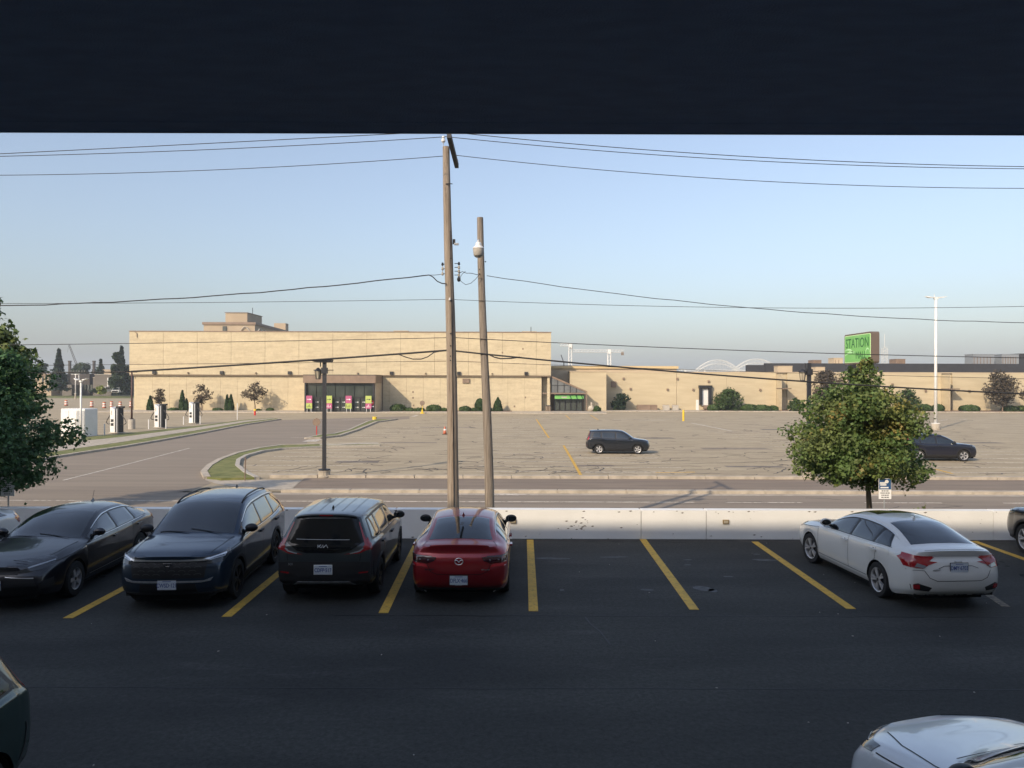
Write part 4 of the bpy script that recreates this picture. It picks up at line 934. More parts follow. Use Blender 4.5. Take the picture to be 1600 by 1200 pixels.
# ------------------------------------------------------------------ parking notice signs behind the wall
def notice(label, px, py0, py1, Y, wpx, blue=True):
    X = XP(px,Y); t = thing('parking_notice', label, 'sign', (X,Y,-.4), 0, 'parking notices behind the wall'); z1 = ZP(py0,Y)+.4; z0 = ZP(py1,Y)+.4; w = wpx*Y/F/2
    MB().tube([(0,.03,0),(0,.03,z1-.05)],.02,6).build('post', m_steel, t)
    pl_ = MB().box(-w,w,-.012,.0,z0,z1).build('sign_plate', m_whiteprint, t)
    mid = z0+(z1-z0)*.47; mb_ = M('notice_blue', (.03,.09,.22), .5)
    if blue:
        MB().box(-w*.95,w*.95,-.016,-.0125,mid,z1-.01).build('blue_band', mb_, pl_)
        tr_ = MB().sphere((w*.25,-.017,mid+(z1-mid)*.72),w*.32,.002,w*.28,10,8); tr_.box(-w*.85,w*.1,-.0185,-.0165,mid+(z1-mid)*.52,mid+(z1-mid)*.66); tr_.build('truck_print', m_whiteprint, pl_)
        text_mesh('notice_text','TOW AWAY',.052,m_whiteprint,pl_,(0,-.018,mid+.075),(R(90),0,0),extrude=.0005) if False else None
        mm = MB()
        for i, (a, b) in enumerate(((-.8,.2),(-.75,.55))): mm.box(w*a,w*b,-.0185,-.0165,mid+.03+.07*(1-i),mid+.065+.07*(1-i))
        mm.build('lettering_lines', m_whiteprint, pl_)
    mm = MB()
    for i in range(5 if blue else 9):
        a = random.uniform(.45,.85); zz = (mid-.04-.055*i) if blue else z1-.05-.055*i
        if zz > z0+.02:
            x = -a*w
            while x < a*w: 
                l = random.uniform(.02,.05); mm.box(x,min(x+l,a*w),-.0145,-.0122,zz-.011,zz+.011); x += l+.012
    mm.build('lettering_lines', m_dark, pl_)['kind'] = 'stuff'
notice('blue and white parking notice right of the round maple trunk', 1383, 746, 778, 19.98, 19.5)
notice('pale parking notice under the dark left maple', 12.5, 748, 777, 20.2, 21, blue=False)
t = MB().tube([(0,0,0),(.03,0,1.15)],.028,6).build('marker_post', m_brown); t.location = (XP(383,37.2),37.2,G); tag(t,'thin brown marker post at the end of the grass island','post')
# ------------------------------------------------------------------ plants
LEAF = np.array([(0,-.5,0),(.30,-.18,.05),(.52,.05,-.04),(.16,.16,.02),(0,.55,-.03),(-.16,.16,.02),(-.52,.05,-.04),(-.30,-.18,.05)])
DIAM = np.array([(0,-.5,0),(.36,0,.06),(0,.55,-.03),(-.36,0,.06)])
def leaf_mesh(P, size, shape=DIAM, up=.35, out=None, var=.3, seed=0, elong=1.):
    r_ = np.random.default_rng(seed+len(P)); n = len(P); k = len(shape)
    nrm = r_.normal(size=(n,3)); 
    if out is not None: nrm = nrm*.8 + out
    nrm[:,2] += up*2; nrm /= np.linalg.norm(nrm,axis=1)[:,None]
    a = r_.normal(size=(n,3)); u = np.cross(nrm,a); u /= np.linalg.norm(u,axis=1)[:,None]+1e-9; w = np.cross(nrm,u)
    s = size*(1+var*r_.normal(size=n)).clip(.4,1.8)
    sh = shape*np.array([1,elong,1])
    V = P[:,None,:] + s[:,None,None]*(sh[None,:,0:1]*u[:,None,:]+sh[None,:,1:2]*w[:,None,:]+sh[None,:,2:3]*nrm[:,None,:])
    me = bpy.data.meshes.new('leaves'); V = V.reshape(-1,3)
    me.vertices.add(len(V)); me.vertices.foreach_set('co', V.astype(np.float32).ravel())
    me.loops.add(n*k); me.loops.foreach_set('vertex_index', np.arange(n*k,dtype=np.int32))
    me.polygons.add(n); me.polygons.foreach_set('loop_start', (np.arange(n)*k).astype(np.int32)); me.polygons.foreach_set('loop_total', np.full(n,k,dtype=np.int32))
    me.update(); me.validate(); return me
def clumps(env, z0, z1, nc, rc, nl, seed, cx=None, flat=.75, core=.0, bias=.55):
    """env(z)->radius; clump centres in the envelope, leaves on clump shells"""
    r_ = np.random.default_rng(seed); P = []; O = []; C = []
    tries = 0
    while len(C) < nc and tries < nc*60:
        tries += 1
        z = z0+(z1-z0)*r_.random(); e = env(z)
        if e <= 0 or r_.random() > (e/maxe(env,z0,z1))**1.2+.12: continue
        rad = e*(r_.random()**bias); a = r_.random()*6.2832; r1 = rc*(.6+.7*r_.random())*min(1,.35+e/maxe(env,z0,z1))
        rad = max(0, rad-r1*.6); x, y = rad*math.cos(a), rad*math.sin(a)
        off = cx(z) if cx else (0,0)
        C.append((x+off[0],y+off[1],z,r1))
    tot = sum(c[3]**2 for c in C)
    for x,y,z,r1 in C:
        k = int(nl*r1*r1/tot)+1; d = r_.normal(size=(k,3)); d /= np.linalg.norm(d,axis=1)[:,None]
        rr_ = r1*(1-.45*r_.random(k)**2)*(1+.12*np.sin(d[:,0]*5+x*3)+.1*np.sin(d[:,1]*6+z*4))
        rr_[r_.random(k)<.06] *= 1.25
        p = d*rr_[:,None]; p[:,2] *= flat; P.append(p+np.array([x,y,z])); O.append(d*1.0)
    return np.vstack(P), np.vstack(O), C
_me = {}
def maxe(env,z0,z1):
    k = id(env)
    if k not in _me: _me[k] = max(env(z0+(z1-z0)*i/30) for i in range(31))
    return _me[k]
def prof(tab):
    zs = [t[0] for t in tab]; rs = [t[1] for t in tab]; return lambda z: float(np.interp(z,zs,rs))
def tree(name, label, cat, base, env, z0, z1, nc, rc, nl, size, mat, trunk_r=.1, trunk_top=None, limbs=7, seed=1, group=None, shape=LEAF, mats2=None, bark=m_bark, cx=None, flat=.75, bias=.55, bend=.0):
    t = thing(name, label, cat, base, 0, group)
    P, O, C = clumps(env, z0, z1, nc, rc, nl, seed, cx, flat, bias=bias)
    if mats2:
        r_ = np.random.default_rng(seed+5); sel = mats2[1](P, r_)
        me = leaf_mesh(P[~sel], size, shape, out=O[~sel]*.8, seed=seed); link('crown', me, mat, t)
        me = leaf_mesh(P[sel], size, shape, out=O[sel]*.8, seed=seed+1); link('turning_sunlit_foliage', me, mats2[0], t)
    else:
        link('crown', leaf_mesh(P, size, shape, out=O*.8, seed=seed), mat, t)
    tt = trunk_top or z0+(z1-z0)*.8; mb = MB(); r2 = np.random.default_rng(seed+9)
    off = cx(tt) if cx else (0,0)
    pts = [(off[0]*(k/8)**1.5+bend*math.sin(k), off[1]*(k/8)**1.5, tt*k/8) for k in range(9)]
    mb.tube(pts, [trunk_r*(1.25 if k==0 else 1)*(1-.8*k/8) for k in range(9)], 10)
    mb.build('trunk', bark, t, smooth=True)
    if limbs:
        lb = MB(); C2 = sorted(C, key=lambda c: -c[3])[:limbs*2]
        for c in C2:
            z_s = max(z0*.9, min(tt*.95, c[2]-.45*math.hypot(c[0],c[1])-.1)); k = z_s/tt; o = (off[0]*k**1.5, off[1]*k**1.5)
            a = Vector((o[0],o[1],z_s)); b = Vector((c[0],c[1],c[2])); m_ = a.lerp(b,.5)+Vector((0,0,-.08*(b-a).length))
            lb.tube([a,m_,b], trunk_r*.38, 5, trunk_r*.08)
        lb.build('limb', bark, t, smooth=True)
    return t
# right maple
TY = 21.6
B = (XP(1361,TY),TY,-.4)
zz = lambda py: ZP(py,TY)+.4
tab = [(zz(758),.0),(zz(752),.75),(zz(742),1.5),(zz(728),2.02),(zz(710),2.22),(zz(690),2.3),(zz(668),2.1),(zz(645),1.75),(zz(620),1.3),(zz(600),.95),(zz(584),.52),(zz(566),.2)]
ctr = {755:1355,700:1337,650:1343,620:1346,597:1352,562:1353}
ks = sorted(ctr); cxr = lambda z: ((float(np.interp(HOR-(z-.4-H)*F/TY, ks, [ctr[k] for k in ks]))-1361)*TY/F, 0)
def goldsel(P, r_):
    f = np.sin(P[:,0]*1.9+1.3)+np.sin(P[:,2]*2.6+P[:,1]*1.5)+.8*np.sin(P[:,0]*4.1-P[:,2]*3.3); return (f+.7*r_.normal(size=len(P)) - .25*P[:,2] > 0.1)  # more gold low down: turning leaves, plus sunlit yellow put into the colour
tree('maple_tree', 'round green maple with turning leaves behind the white wall, right of centre', 'tree', B, prof(tab), zz(758), zz(560), 135, .46, 34000, .090, m_leaf, .095, zz(640), 9, 3, mats2=(m_leafgold, goldsel), cx=cxr, flat=.7)
# left maple and the taller tree behind it
B = (XP(-24,20.4),20.4,-.4); zz = lambda py: ZP(py,20.4)+.4
tab = [(zz(778),.2),(zz(768),1.2),(zz(745),1.75),(zz(715),2.25),(zz(680),2.42),(zz(650),2.15),(zz(620),1.85),(zz(595),1.5),(zz(572),1.1),(zz(555),.5)]
tree('maple_tree', 'dense dark maple at the left edge behind the parked black sedan', 'tree', B, prof(tab), zz(782), zz(550), 125, .48, 25000, .10, m_leafdk, .12, zz(640), 8, 11, flat=.75)
B = (XP(-22,27),27,G); zz = lambda py: ZP(py,27)-G
tab = [(zz(700),1.3),(zz(620),1.75),(zz(560),1.45),(zz(520),1.15),(zz(490),.85),(zz(470),.6),(zz(455),.25)]
tree('broadleaf_tree', 'taller narrow green tree rising behind the left maple', 'tree', B, prof(tab), zz(720), zz(450), 90, .55, 12000, .16, m_leaf, .15, zz(500), 5, 21, flat=.9)
# spruces
def conifer(name, label, px, base_py, top_py, wpx, Y, seed, n=2600, mat=m_needle, fullness=1., size=.5, trunk=True, group='spruces beyond the far lot', skirt=.08, cat='tree'):
    X = XP(px,Y); zb = ZP(base_py,Y); h = ZP(top_py,Y)-zb; r0 = wpx*Y/F/2; t = thing(name, label, cat, (X,Y,zb), 0, group); r_ = np.random.default_rng(seed)
    P = []; O = []; nl = max(6,int(h/(.9 if h > 6 else .25)))
    for i in range(nl):
        k = i/nl; z = h*(skirt+(1-skirt)*k); rad = r0*(1-k)**1.05*(.85+.3*r_.random()); nb = max(5,int(11*(1-k)+5))
        for j in range(nb):
            a = 6.283*j/nb+r_.random()*.8; L = rad*(.75+.35*r_.random()); m_ = max(4,int(n/nl/nb))
            s = r_.random(m_)**.6; p = np.stack([np.cos(a)*L*s, np.sin(a)*L*s, z-.28*L*s+h*.012*r_.normal(size=m_)],1)
            p[:,:2] += r_.normal(size=(m_,2))*L*.10*(s[:,None]); P.append(p); O.append(np.tile([math.cos(a),math.sin(a),.2],(m_,1)))
    P = np.vstack(P); O = np.vstack(O)
    link('crown', leaf_mesh(P, size, DIAM, out=O, up=.3, elong=1.6, seed=seed), mat, t)
    MB().tube([(0,0,0),(0,0,h*.97)], max(.02,r0*.07), 6, .01).build('trunk', m_bark, t)
conifer('spruce_tree','lone dark spruce at far left beyond the lot',92,616,546,30,235,31,11000,size=.5,skirt=.14)
conifer('spruce_tree','tall spruce with thin crown touching the store corner',190,617,541,27,235,32,9000,size=.5,skirt=.05)
conifer('spruce_tree','small spruce between the two dark stacks and the tall spruce',157.5,616,561,18,262,33,6000,size=.45)
def blobtree(name, label, px, base_py, py0, py1, w0, w1, Y, seed, nl, size, mat, nc=30, group=None, trunk=True, bias=.5):
    X = XP(px,Y); zb = ZP(base_py,Y); z0 = ZP(py0,Y)-zb; z1 = ZP(py1,Y)-zb; k = Y/F/2
    env = prof([(z0,w0*k*.6),(z0+(z1-z0)*.3,w0*k),(z0+(z1-z0)*.65,(w0*.6+w1*.4)*k),(z1-.02,w1*k)])
    return tree(name, label, 'tree', (X,Y,zb), env, z0, z1, nc, w0*k*.35, nl, size, mat, w0*k*.05, None, 4, seed, group, DIAM, bias=bias)
blobtree('broadleaf_tree','dark rounded tree in front of the tall spruce beside the store',182,617,612,553,24,8,228,41,2600,.95,m_farleaf,34,'trees beyond the far lot')
blobtree('broadleaf_tree','dark leafy tree hugging the store corner behind the tall spruce',199,617,613,565,14,6,240,42,1500,.95,m_farleaf,20,'trees beyond the far lot')
blobtree('broadleaf_tree','low dark tree line just right of the left maple',66,616,612,572,30,18,300,43,2200,1.2,m_farleaf,30,'trees beyond the far lot')
blobtree('broadleaf_tree','far tree crown between lone spruce and first dark stack',128,616,610,574,40,26,330,44,2200,1.3,m_farleaf,30,'trees beyond the far lot')
blobtree('broadleaf_tree','far tree crown beside the second dark stack',158,616,610,576,30,20,330,45,1800,1.3,m_farleaf,30,'trees beyond the far lot')
blobtree('golden_bush','round yellow green bush beside the far pickup trucks',159,616,615.5,606,19,9,222,46,900,.55,m_goldbush,12)
blobtree('dark_bush','dark green bush beside the yellow green one',146,617,616,609,13,6,224,47,500,.5,m_farleaf,10)
# planting along the mall front
def shrub(label, px, base, top, w, Y, seed, mat=m_box, cone=False, name='clipped_shrub', group='shrubs along the mall front', n=None, size=.16):
    X = XP(px,Y); zb = ZP(base,Y); h = ZP(top,Y)-zb; r0 = w*Y/F/2; t = thing(name, label, 'shrub', (X,Y,max(zb,G)), 0, group); h = max(h,.3)
    r_ = np.random.default_rng(seed); n = n or int(260+900*h*r0)
    u = r_.random(n); a = r_.random(n)*6.283
    if cone: 
        z = h*u; rad = r0*np.interp(u,[0,.08,.35,.75,1],[.7,1,.92,.5,.03])
    else:
        z = h*u; rad = r0*np.sqrt(np.clip(1-np.abs(2*u-.85)**2.4*.9/1.3,.02,1))
    rad = rad*(1+.07*np.sin(a*3+seed)+.06*np.sin(a*5+z*4))*(1-.25*r_.random(n)**2)
    P = np.stack([rad*np.cos(a),rad*np.sin(a),z+.03*r_.normal(size=n)],1); O = np.stack([np.cos(a),np.sin(a),.3+0*a],1)
    link('foliage', leaf_mesh(P, size, DIAM, out=O*1.6, up=.25, seed=seed), mat, t)
    MB().lathe([(r0*.55,.02),(r0*.72,h*.3),(r0*(.3 if cone else .6),h*.75),(.02,h*.92)],10).build('shade_core', m_bark if False else M('shrub_shade', (.015,.03,.01), .9) if 'shrub_shade' not in bpy.data.materials else bpy.data.materials['shrub_shade'], t)  # dark core stands in for the shade deep inside the foliage
    return t
Sh = [(235,644,621,10,'slim dark cedar left of the first sparse tree',1),(285,643,612,9,'tall slim cedar, left of a pair',1),(291.5,643,625,7,'short cedar, right of a pair',1),
 (355,643.5,619,8,'slim cedar left of a close pair',1),(361,643.5,618,9,'slim cedar right of a close pair',1),(622,644,633,24,'round green shrub right of the store entrance',0),
 (678,644,634,23,'round green shrub left of the tall pole',0),(727,644,636,19,'brownish low shrub between the two wooden poles',0),(750,644,624,15,'tall rounded cedar behind the shorter pole',0),
 (778,644,622,15,'pointed cedar right of the shorter pole',1),(932,643,635,13,'small round shrub by the planter at the glazed entrance',0),(1115,645,636,19,'low round shrub before the loading dock',0),
 (1170,645,635,26,'low green hedge mound right of the big bush',0),(1190,645,636,30,'low hedge mound left of the recessed door',0),(1208,645,637,16,'small hedge mound by the recessed door',0),(1444,645,634,22,'box hedge behind the white lamp post',0),
 (1466,645,634,18,'box hedge just right of the white lamp post',0),(1515,645,635,28,'round clipped hedge beside the second recess',0),(1578,645,636,24,'clipped hedge under the purple tree',0),(1600,645,636,26,'clipped hedge cut off by the right edge',0),
 (404,646,643.5,10,'tiny mound by the hydrant',0),(422,645,641,12,'low ground shrub left of the store entrance',0),(340,644,640,16,'low ground shrub left of the cedar pair',0),(271,644,640,16,'low ground shrub beside the tall slim cedar',0)]
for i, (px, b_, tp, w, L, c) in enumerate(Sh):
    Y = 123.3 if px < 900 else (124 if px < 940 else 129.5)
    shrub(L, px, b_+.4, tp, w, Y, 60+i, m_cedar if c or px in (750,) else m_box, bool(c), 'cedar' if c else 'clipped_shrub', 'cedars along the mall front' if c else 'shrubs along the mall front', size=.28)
for i, (px, w) in enumerate([(640,16),(655,18),(694,12),(706,14),(740,8),(765,10)]):
    shrub('%s' % ['pale hosta clump next to the round shrub','low leafy clump below the yellow sign post','low leafy clump right of the pole-side shrub','low leafy clump touching the tall pole','tiny clump left of the rounded cedar','tiny clump left of the pointed cedar'][i], px, 645, 639.5, w, 123, 90+i, m_box, group='low leafy clumps', name='leafy_clump', size=.3)
def bigbush(name, label, px, base, top, w, Y, seed, mat, nl=2600, size=.3, wt=.4, nc=34):
    X = XP(px,Y); zb = max(G,ZP(base,Y)); h = ZP(top,Y)-zb; r0 = w*Y/F/2
    env = prof([(0,r0*.7),(h*.25,r0),(h*.55,r0*.95),(h*.85,r0*.6),(h,r0*wt*.3)])
    return tree(name, label, 'shrub', (X,Y,zb), env, .1, h*.95, nc, r0*.32, nl, size, mat, .08, h*.7, 4, seed, None, DIAM, flat=.85)
bigbush('large_bush','big round green bush between loading dock and recessed door',1138,643,608,50,130,71,m_box,3800)
bigbush('juniper_bush','spiky dark juniper in the shaded corner of the wing',972,641,614,34,130.5,72,m_needle,2200,.3,.1,22)
bigbush('young_bush','small pale bush before the spiky juniper',963,642,634,9,129.5,73,m_box,400,.2,.4,8)
bigbush('large_bush','dark green bush right behind the round maple crown',1418,644,606,42,128,74,m_box,2600)
bigbush('large_bush','dark green bush left behind the round maple crown',1243,645,620,26,128,75,m_box,1600)
def sparse(label, px, base, py0, py1, w, Y, seed, nl=900, mat=m_purple, size=.26, nc=30):
    X = XP(px,Y); zb = max(G,ZP(base,Y)); z0 = ZP(py0,Y)-zb; z1 = ZP(py1,Y)-zb; r0 = w*Y/F/2
    env = prof([(z0,r0*.4),(z0+(z1-z0)*.35,r0),(z0+(z1-z0)*.7,r0*.85),(z1,r0*.35)])
    return tree('ornamental_tree', label, 'tree', (X,Y,zb), env, z0, z1, nc, r0*.28, nl, size, mat, .11, z1*.8, 11, seed, 'ornamental trees along the mall', DIAM, bias=.5, bend=.08)
sparse('sparse brown tree behind the nearest charger, left of three',249,644,634,609,26,122.6,81,620)
sparse('sparse brown leaning tree behind the far charger',315,644,632,602,34,122.6,82,800)
sparse('sparse brown tree beside the hydrant near the store entrance',398,644,630,601,42,122.6,83,1000)
sparse('dense purple leaved tree at the right end of the wing',1566,645,625,583,64,128,84,3600,nc=60,size=.32)
sparse('purple leaved tree behind the top left of the round maple',1290,645,622,583,70,128,85,3400,nc=60,size=.32)
sparse('purple leaved tree cut off by the right edge',1612,645,628,602,40,127,86,1200,size=.32)
# hedge bed mulch
struct('planting_bed', MB().prism([(XP(1100,129),129),(XP(1235,129),129),(XP(1235,129),131.8),(XP(1100,129),131.8)],G,G+.16).prism([(XP(612,123),122.4),(XP(800,123),122.4),(XP(800,123),124.9),(XP(612,123),124.9)],G,G+.16).prism([(XP(1425,128),128),(XP(1640,128),128),(XP(1640,128),131.8),(XP(1425,128),131.8)],G,G+.16), M('mulch', (.14,.07,.045), .95, var=.3, scale=3))
# small plants behind the white wall
def leafyplant(label, px, Y, top, w, seed, mat=m_leafgold, zb=-.35):
    X = XP(px,Y); t = thing('wall_plant', label, 'plant', (X,Y,zb), 0, 'weedy plants behind the white wall'); r_ = np.random.default_rng(seed); h = ZP(top,Y)-zb
    P = []; st = MB(); r0 = w*Y/F/2
    for i in range(14):
        a = r_.random()*6.28; L = r_.random()*.9*r0; tip = Vector((L*math.cos(a),L*math.sin(a)*.6,h*(1-.5*(L/r0)**2)*(.75+.3*r_.random()))); st.tube([(0,0,0),tip*.5+Vector((0,0,h*.1)),tip],.006,4)
        for k in range(26): s = .35+.65*r_.random(); P.append(np.array(tip*s)+r_.normal(size=3)*.055)
    st.build('stem', m_bark, t); link('foliage', leaf_mesh(np.array(P), .085, LEAF, up=.5, seed=seed), mat, t)
leafyplant('green weedy plant peeking over the wall left of the white sedan', 1292, 20.15, 797, 36, 5, m_leafgold)
leafyplant('weedy sprigs above the wall behind the white sedan roof', 1440, 20.3, 789, 60, 6)
leafyplant('dark weedy plant over the wall by the far left white car', 38, 20.1, 795, 46, 7, m_leafdk)
leafyplant('weedy sprig over the wall left of the black sedan roof', 60, 20.2, 796, 30, 8, m_leaf)
# ------------------------------------------------------------------ cars
def pchip(x, y):
    x = np.asarray(x, float); y = np.asarray(y, float)
    if y.ndim == 1: y = y[:,None]
    h = np.diff(x); d = np.diff(y,axis=0)/h[:,None]; m = np.zeros_like(y)
    for i in range(1,len(x)-1):
        a, b = d[i-1], d[i]; w1, w2 = 2*h[i]+h[i-1], h[i]+2*h[i-1]
        with np.errstate(divide='ignore', invalid='ignore'):
            v = (w1+w2)/(w1/a+w2/b)
        m[i] = np.where(a*b > 0, v, 0)
    m[0] = d[0]; m[-1] = d[-1]
    def f(t):
        t = np.clip(np.asarray(t,float), x[0], x[-1]); i = np.clip(np.searchsorted(x,t,side='right')-1,0,len(x)-2)
        s = ((t-x[i])/h[i])[...,None]; hh = h[i][...,None]
        return (1+2*s)*(1-s)**2*y[i]+s*(1-s)**2*hh*m[i]+s*s*(3-2*s)*y[i+1]+s*s*(s-1)*hh*m[i+1]
    return f
KN = np.arange(6.)
class Body:
    def __init__(s, st, sill, wheels, ra, wr, fdx, fbow, rdx, rbow, p=2.8, shoulder=.10):
        st = sorted(st); a = np.array(st, float); s.x0, s.x1 = a[0,0], a[-1,0]; s.f = pchip(a[:,0], a[:,1:])
        s.sill = sill; s.wheels = wheels; s.ra = ra; s.wr = wr; s.p = p; s.sh = shoulder
        s.fdx = pchip(KN, fdx); s.fbow = fbow; s.rdx = pchip(KN, rdx); s.rbow = rbow
    def side(s, x, v):
        x = float(x); zc, ze, ye, zb, yb, ym, bow = s.f(x)[...,:]
        z0 = s.sill + .06*max(0,(x-(s.x1-.35))/.35)+.08*max(0,((s.x0+.4)-x)/.4)
        rows = np.array([(ym-.07,z0),(ym-.02,z0+.10),(ym,z0+(zb-z0)*.48),(ym-.008,zb-s.sh),(yb,zb),(ye,ze)])
        y, z = pchip(KN, rows)(v)
        # crease
        for xc in s.wheels:
            dx = abs(x-xc)
            if dx < s.ra and v < 4:
                za = s.wr+math.sqrt(max(0,s.ra**2-dx*dx)); za = max(za,z0)
                z = za+(z-z0)*(zb-za)/(zb-z0) if za < zb else z
                y = y + .012*(1-v/4)*(1-(dx/s.ra)**2) + (ym-y)*.8*(1-v/4) if v < 2 else y+.012*(1-v/4)*(1-(dx/s.ra)**2)
        wf = min(1,max(0,(x-(s.x1-.45))/.45)); wf = wf*wf*(3-2*wf); wr_ = min(1,max(0,((s.x0+.45)-x)/.45)); wr_ = wr_*wr_*(3-2*wr_)
        xx = x + float(s.fdx(v)[0])*wf - float(s.rdx(v)[0])*wr_
        return (xx, float(y), float(z))
    def top(s, x, w):
        zc, ze, ye, zb, yb, ym, bow = s.f(float(x)); b = s.side(x,5); aw = abs(w)
        return (b[0]+bow*(1-aw**3.4), w*ye, ze+(zc-ze)*(1-aw**s.p))
    def end(s, v, w, front):
        x = s.x1 if front else s.x0; zc, ze, ye, zb, yb, ym, bow = s.f(float(x)); b = s.side(x,v); aw = abs(w)
        bb = s.fbow if front else s.rbow; bw = float(pchip(KN, list(bb)+[abs(bow)])(v)[0])*(1 if front else -1)
        return (b[0]+bw*(1-aw**3.4), w*b[1], b[2]+(zc-ze)*(1-aw**s.p)*(v/5)**4)
    def mesh(s):
        xs = set(np.linspace(s.x0,s.x1,96))
        for xc in s.wheels:
            for a in np.linspace(0,math.pi,25): xs.add(xc+s.ra*math.cos(a)*.9999)
            xs.add(xc+s.ra*1.004); xs.add(xc-s.ra*1.004)
        xs = sorted(x for x in xs if s.x0 <= x <= s.x1); X = [xs[0]]
        for x in xs[1:]:
            if x-X[-1] > .003: X.append(x)
        X[-1] = s.x1; V = np.concatenate([np.linspace(0,2,7)[:-1],np.linspace(2,3,4)[:-1],np.linspace(3,4,6)[:-1],np.linspace(4,5,9)])
        Wt = [math.sin(t*math.pi/2)*.55+t*.45 for t in np.linspace(0,1,11)]; Wt = [-w for w in Wt[:0:-1]]+Wt; Wt[0] = -1; Wt[-1] = 1
        mb = MB(); nX, nV, nW = len(X), len(V), len(Wt)
        P = [s.side(x,v) for x in X for v in V]
        idx = lambda i,j: i*nV+j
        fs = [(idx(i,j),idx(i,j+1),idx(i+1,j+1),idx(i+1,j)) for i in range(nX-1) for j in range(nV-1)]
        mb.add(P, [f[::-1] for f in fs][::1]); mb.add([(p[0],-p[1],p[2]) for p in P], fs)
        T = [s.top(x,w) for x in X for w in Wt]
        mb.add(T, [(i*nW+j,(i+1)*nW+j,(i+1)*nW+j+1,i*nW+j+1) for i in range(nX-1) for j in range(nW-1)])
        for fr in (True,False):
            E = [s.end(v,w,fr) for v in V for w in Wt]; fs = [(i*nW+j,(i+1)*nW+j,(i+1)*nW+j+1,i*nW+j+1) for i in range(nV-1) for j in range(nW-1)]
            mb.add(E, fs if not fr else [f[::-1] for f in fs])
        me = mb.mesh('body'); bm = bmesh.new(); bm.from_mesh(me); bmesh.ops.remove_doubles(bm, verts=bm.verts, dist=.0012)
        bmesh.ops.recalc_face_normals(bm, faces=bm.faces); bm.to_mesh(me); s.bvh = BVHTree.FromBMesh(bm); bm.free()
        me.shade_smooth(); sharpen(me, 58); return me
    def cast(s, a, b, plane):
        o, d = {'L':((a,3,b),(0,-1,0)),'R':((a,-3,b),(0,1,0)),'F':((4,a,b),(-1,0,0)),'B':((-4,a,b),(1,0,0)),'T':((a,b,4),(0,0,-1))}[plane]
        h = s.bvh.ray_cast(Vector(o), Vector(d))
        if h[0] is None:
            # aim at the nearest point of the silhouette
            tgt = Vector({'L':(a,.7,b),'R':(a,-.7,b),'F':(2,a,b),'B':(-2,a,b),'T':(a,b,1)}[plane]); h = s.bvh.find_nearest(tgt)
        n = h[1]; dd = Vector(d)
        if n.dot(dd) > 0: n = -n
        return h[0], n
    def patch(s, poly, plane, off=.004, edge=.07, thick=.006):
        tr = tessellate_polygon([[Vector((p[0],p[1],0)) for p in poly]]); bm = bmesh.new()
        vs_ = [bm.verts.new((p[0],p[1],0)) for p in poly]
        for t in tr:
            try: bm.faces.new([vs_[i] for i in t])
            except ValueError: pass
        for k in range(5):
            L = [e for e in bm.edges if e.calc_length() > edge]
            if not L: break
            bmesh.ops.subdivide_edges(bm, edges=L, cuts=1); bmesh.ops.triangulate(bm, faces=bm.faces)
        nn = {}
        for v in bm.verts:
            h, n = s.cast(v.co.x, v.co.y, plane); nn[v] = (h, n)
        for v in bm.verts: v.co = nn[v][0]+nn[v][1]*off
        nmap = {v.index: nn[v] for v in bm.verts}
        be = [e for e in bm.edges if len(e.link_faces) == 1]; nv = {}
        for e in be:
            for v in e.verts:
                if v not in nv: nv[v] = bm.verts.new(nn[v][0]-nn[v][1]*.004)
        for e in be:
            a, b = e.verts
            try: bm.faces.new((a,b,nv[b],nv[a]))
            except ValueError: pass
        bmesh.ops.recalc_face_normals(bm, faces=bm.faces)
        me = bpy.data.meshes.new('patch'); bm.to_mesh(me); bm.free()
        # orient outward
        c = Vector((0,0,.7)); sgn = sum((p.center-c).dot(p.normal)*p.area for p in me.polygons)
        if sgn < 0: me.flip_normals()
        me.shade_smooth(); sharpen(me, 50); return me
    def grid(s, fn, a0, a1, b0, b1, na, nb, off):
        P = []; mb = MB()
        for i in range(na+1):
            for j in range(nb+1):
                ta, tb = i/na, j/nb; p = Vector(fn(ta,tb)); h = s.bvh.find_nearest(p); n = h[1]
                if n.dot(p-Vector((p.x*.6,0,.6))) < 0: n = -n
                e = off if 0 < i < na and 0 < j < nb else off*.3
                P.append(h[0]+n*e)
        f = [(i*(nb+1)+j,(i+1)*(nb+1)+j,(i+1)*(nb+1)+j+1,i*(nb+1)+j+1) for i in range(na) for j in range(nb)]
        mb.add(P, f); me = mb.mesh('glass'); c = Vector((0,0,.6))
        if sum((p.center-c).dot(p.normal)*p.area for p in me.polygons) < 0: me.flip_normals()
        me.shade_smooth(); return me
    def line(s, pts, plane, w, off=.003, step=.05):
        L = []
        for a, b in zip(pts[:-1], pts[1:]):
            n = max(1,int(math.dist(a,b)/step)); L += [(a[0]+(b[0]-a[0])*i/n, a[1]+(b[1]-a[1])*i/n) for i in range(n)]
        L.append(pts[-1]); A = []; Bq = []
        for i, p in enumerate(L):
            q0, q1 = L[max(0,i-1)], L[min(len(L)-1,i+1)]; d = Vector((q1[0]-q0[0],q1[1]-q0[1])).normalized(); n = Vector((-d.y,d.x))*w/2
            for lst, sg in ((A,1),(Bq,-1)):
                h, nn = s.cast(p[0]+sg*n.x, p[1]+sg*n.y, plane); lst.append(h+nn*off)
        mb = MB(); n = len(L); mb.add(A+Bq, [(i,i+1,n+i+1,n+i) for i in range(n-1)]); me = mb.mesh('line')
        c = Vector((0,0,.6))
        if sum((p.center-c).dot(p.normal)*p.area for p in me.polygons) < 0: me.flip_normals()
        return me
def join(meshes):
    mb = MB()
    for me in meshes: mb.add([v.co[:] for v in me.vertices], [tuple(p.vertices) for p in me.polygons])
    return mb.mesh('joined')
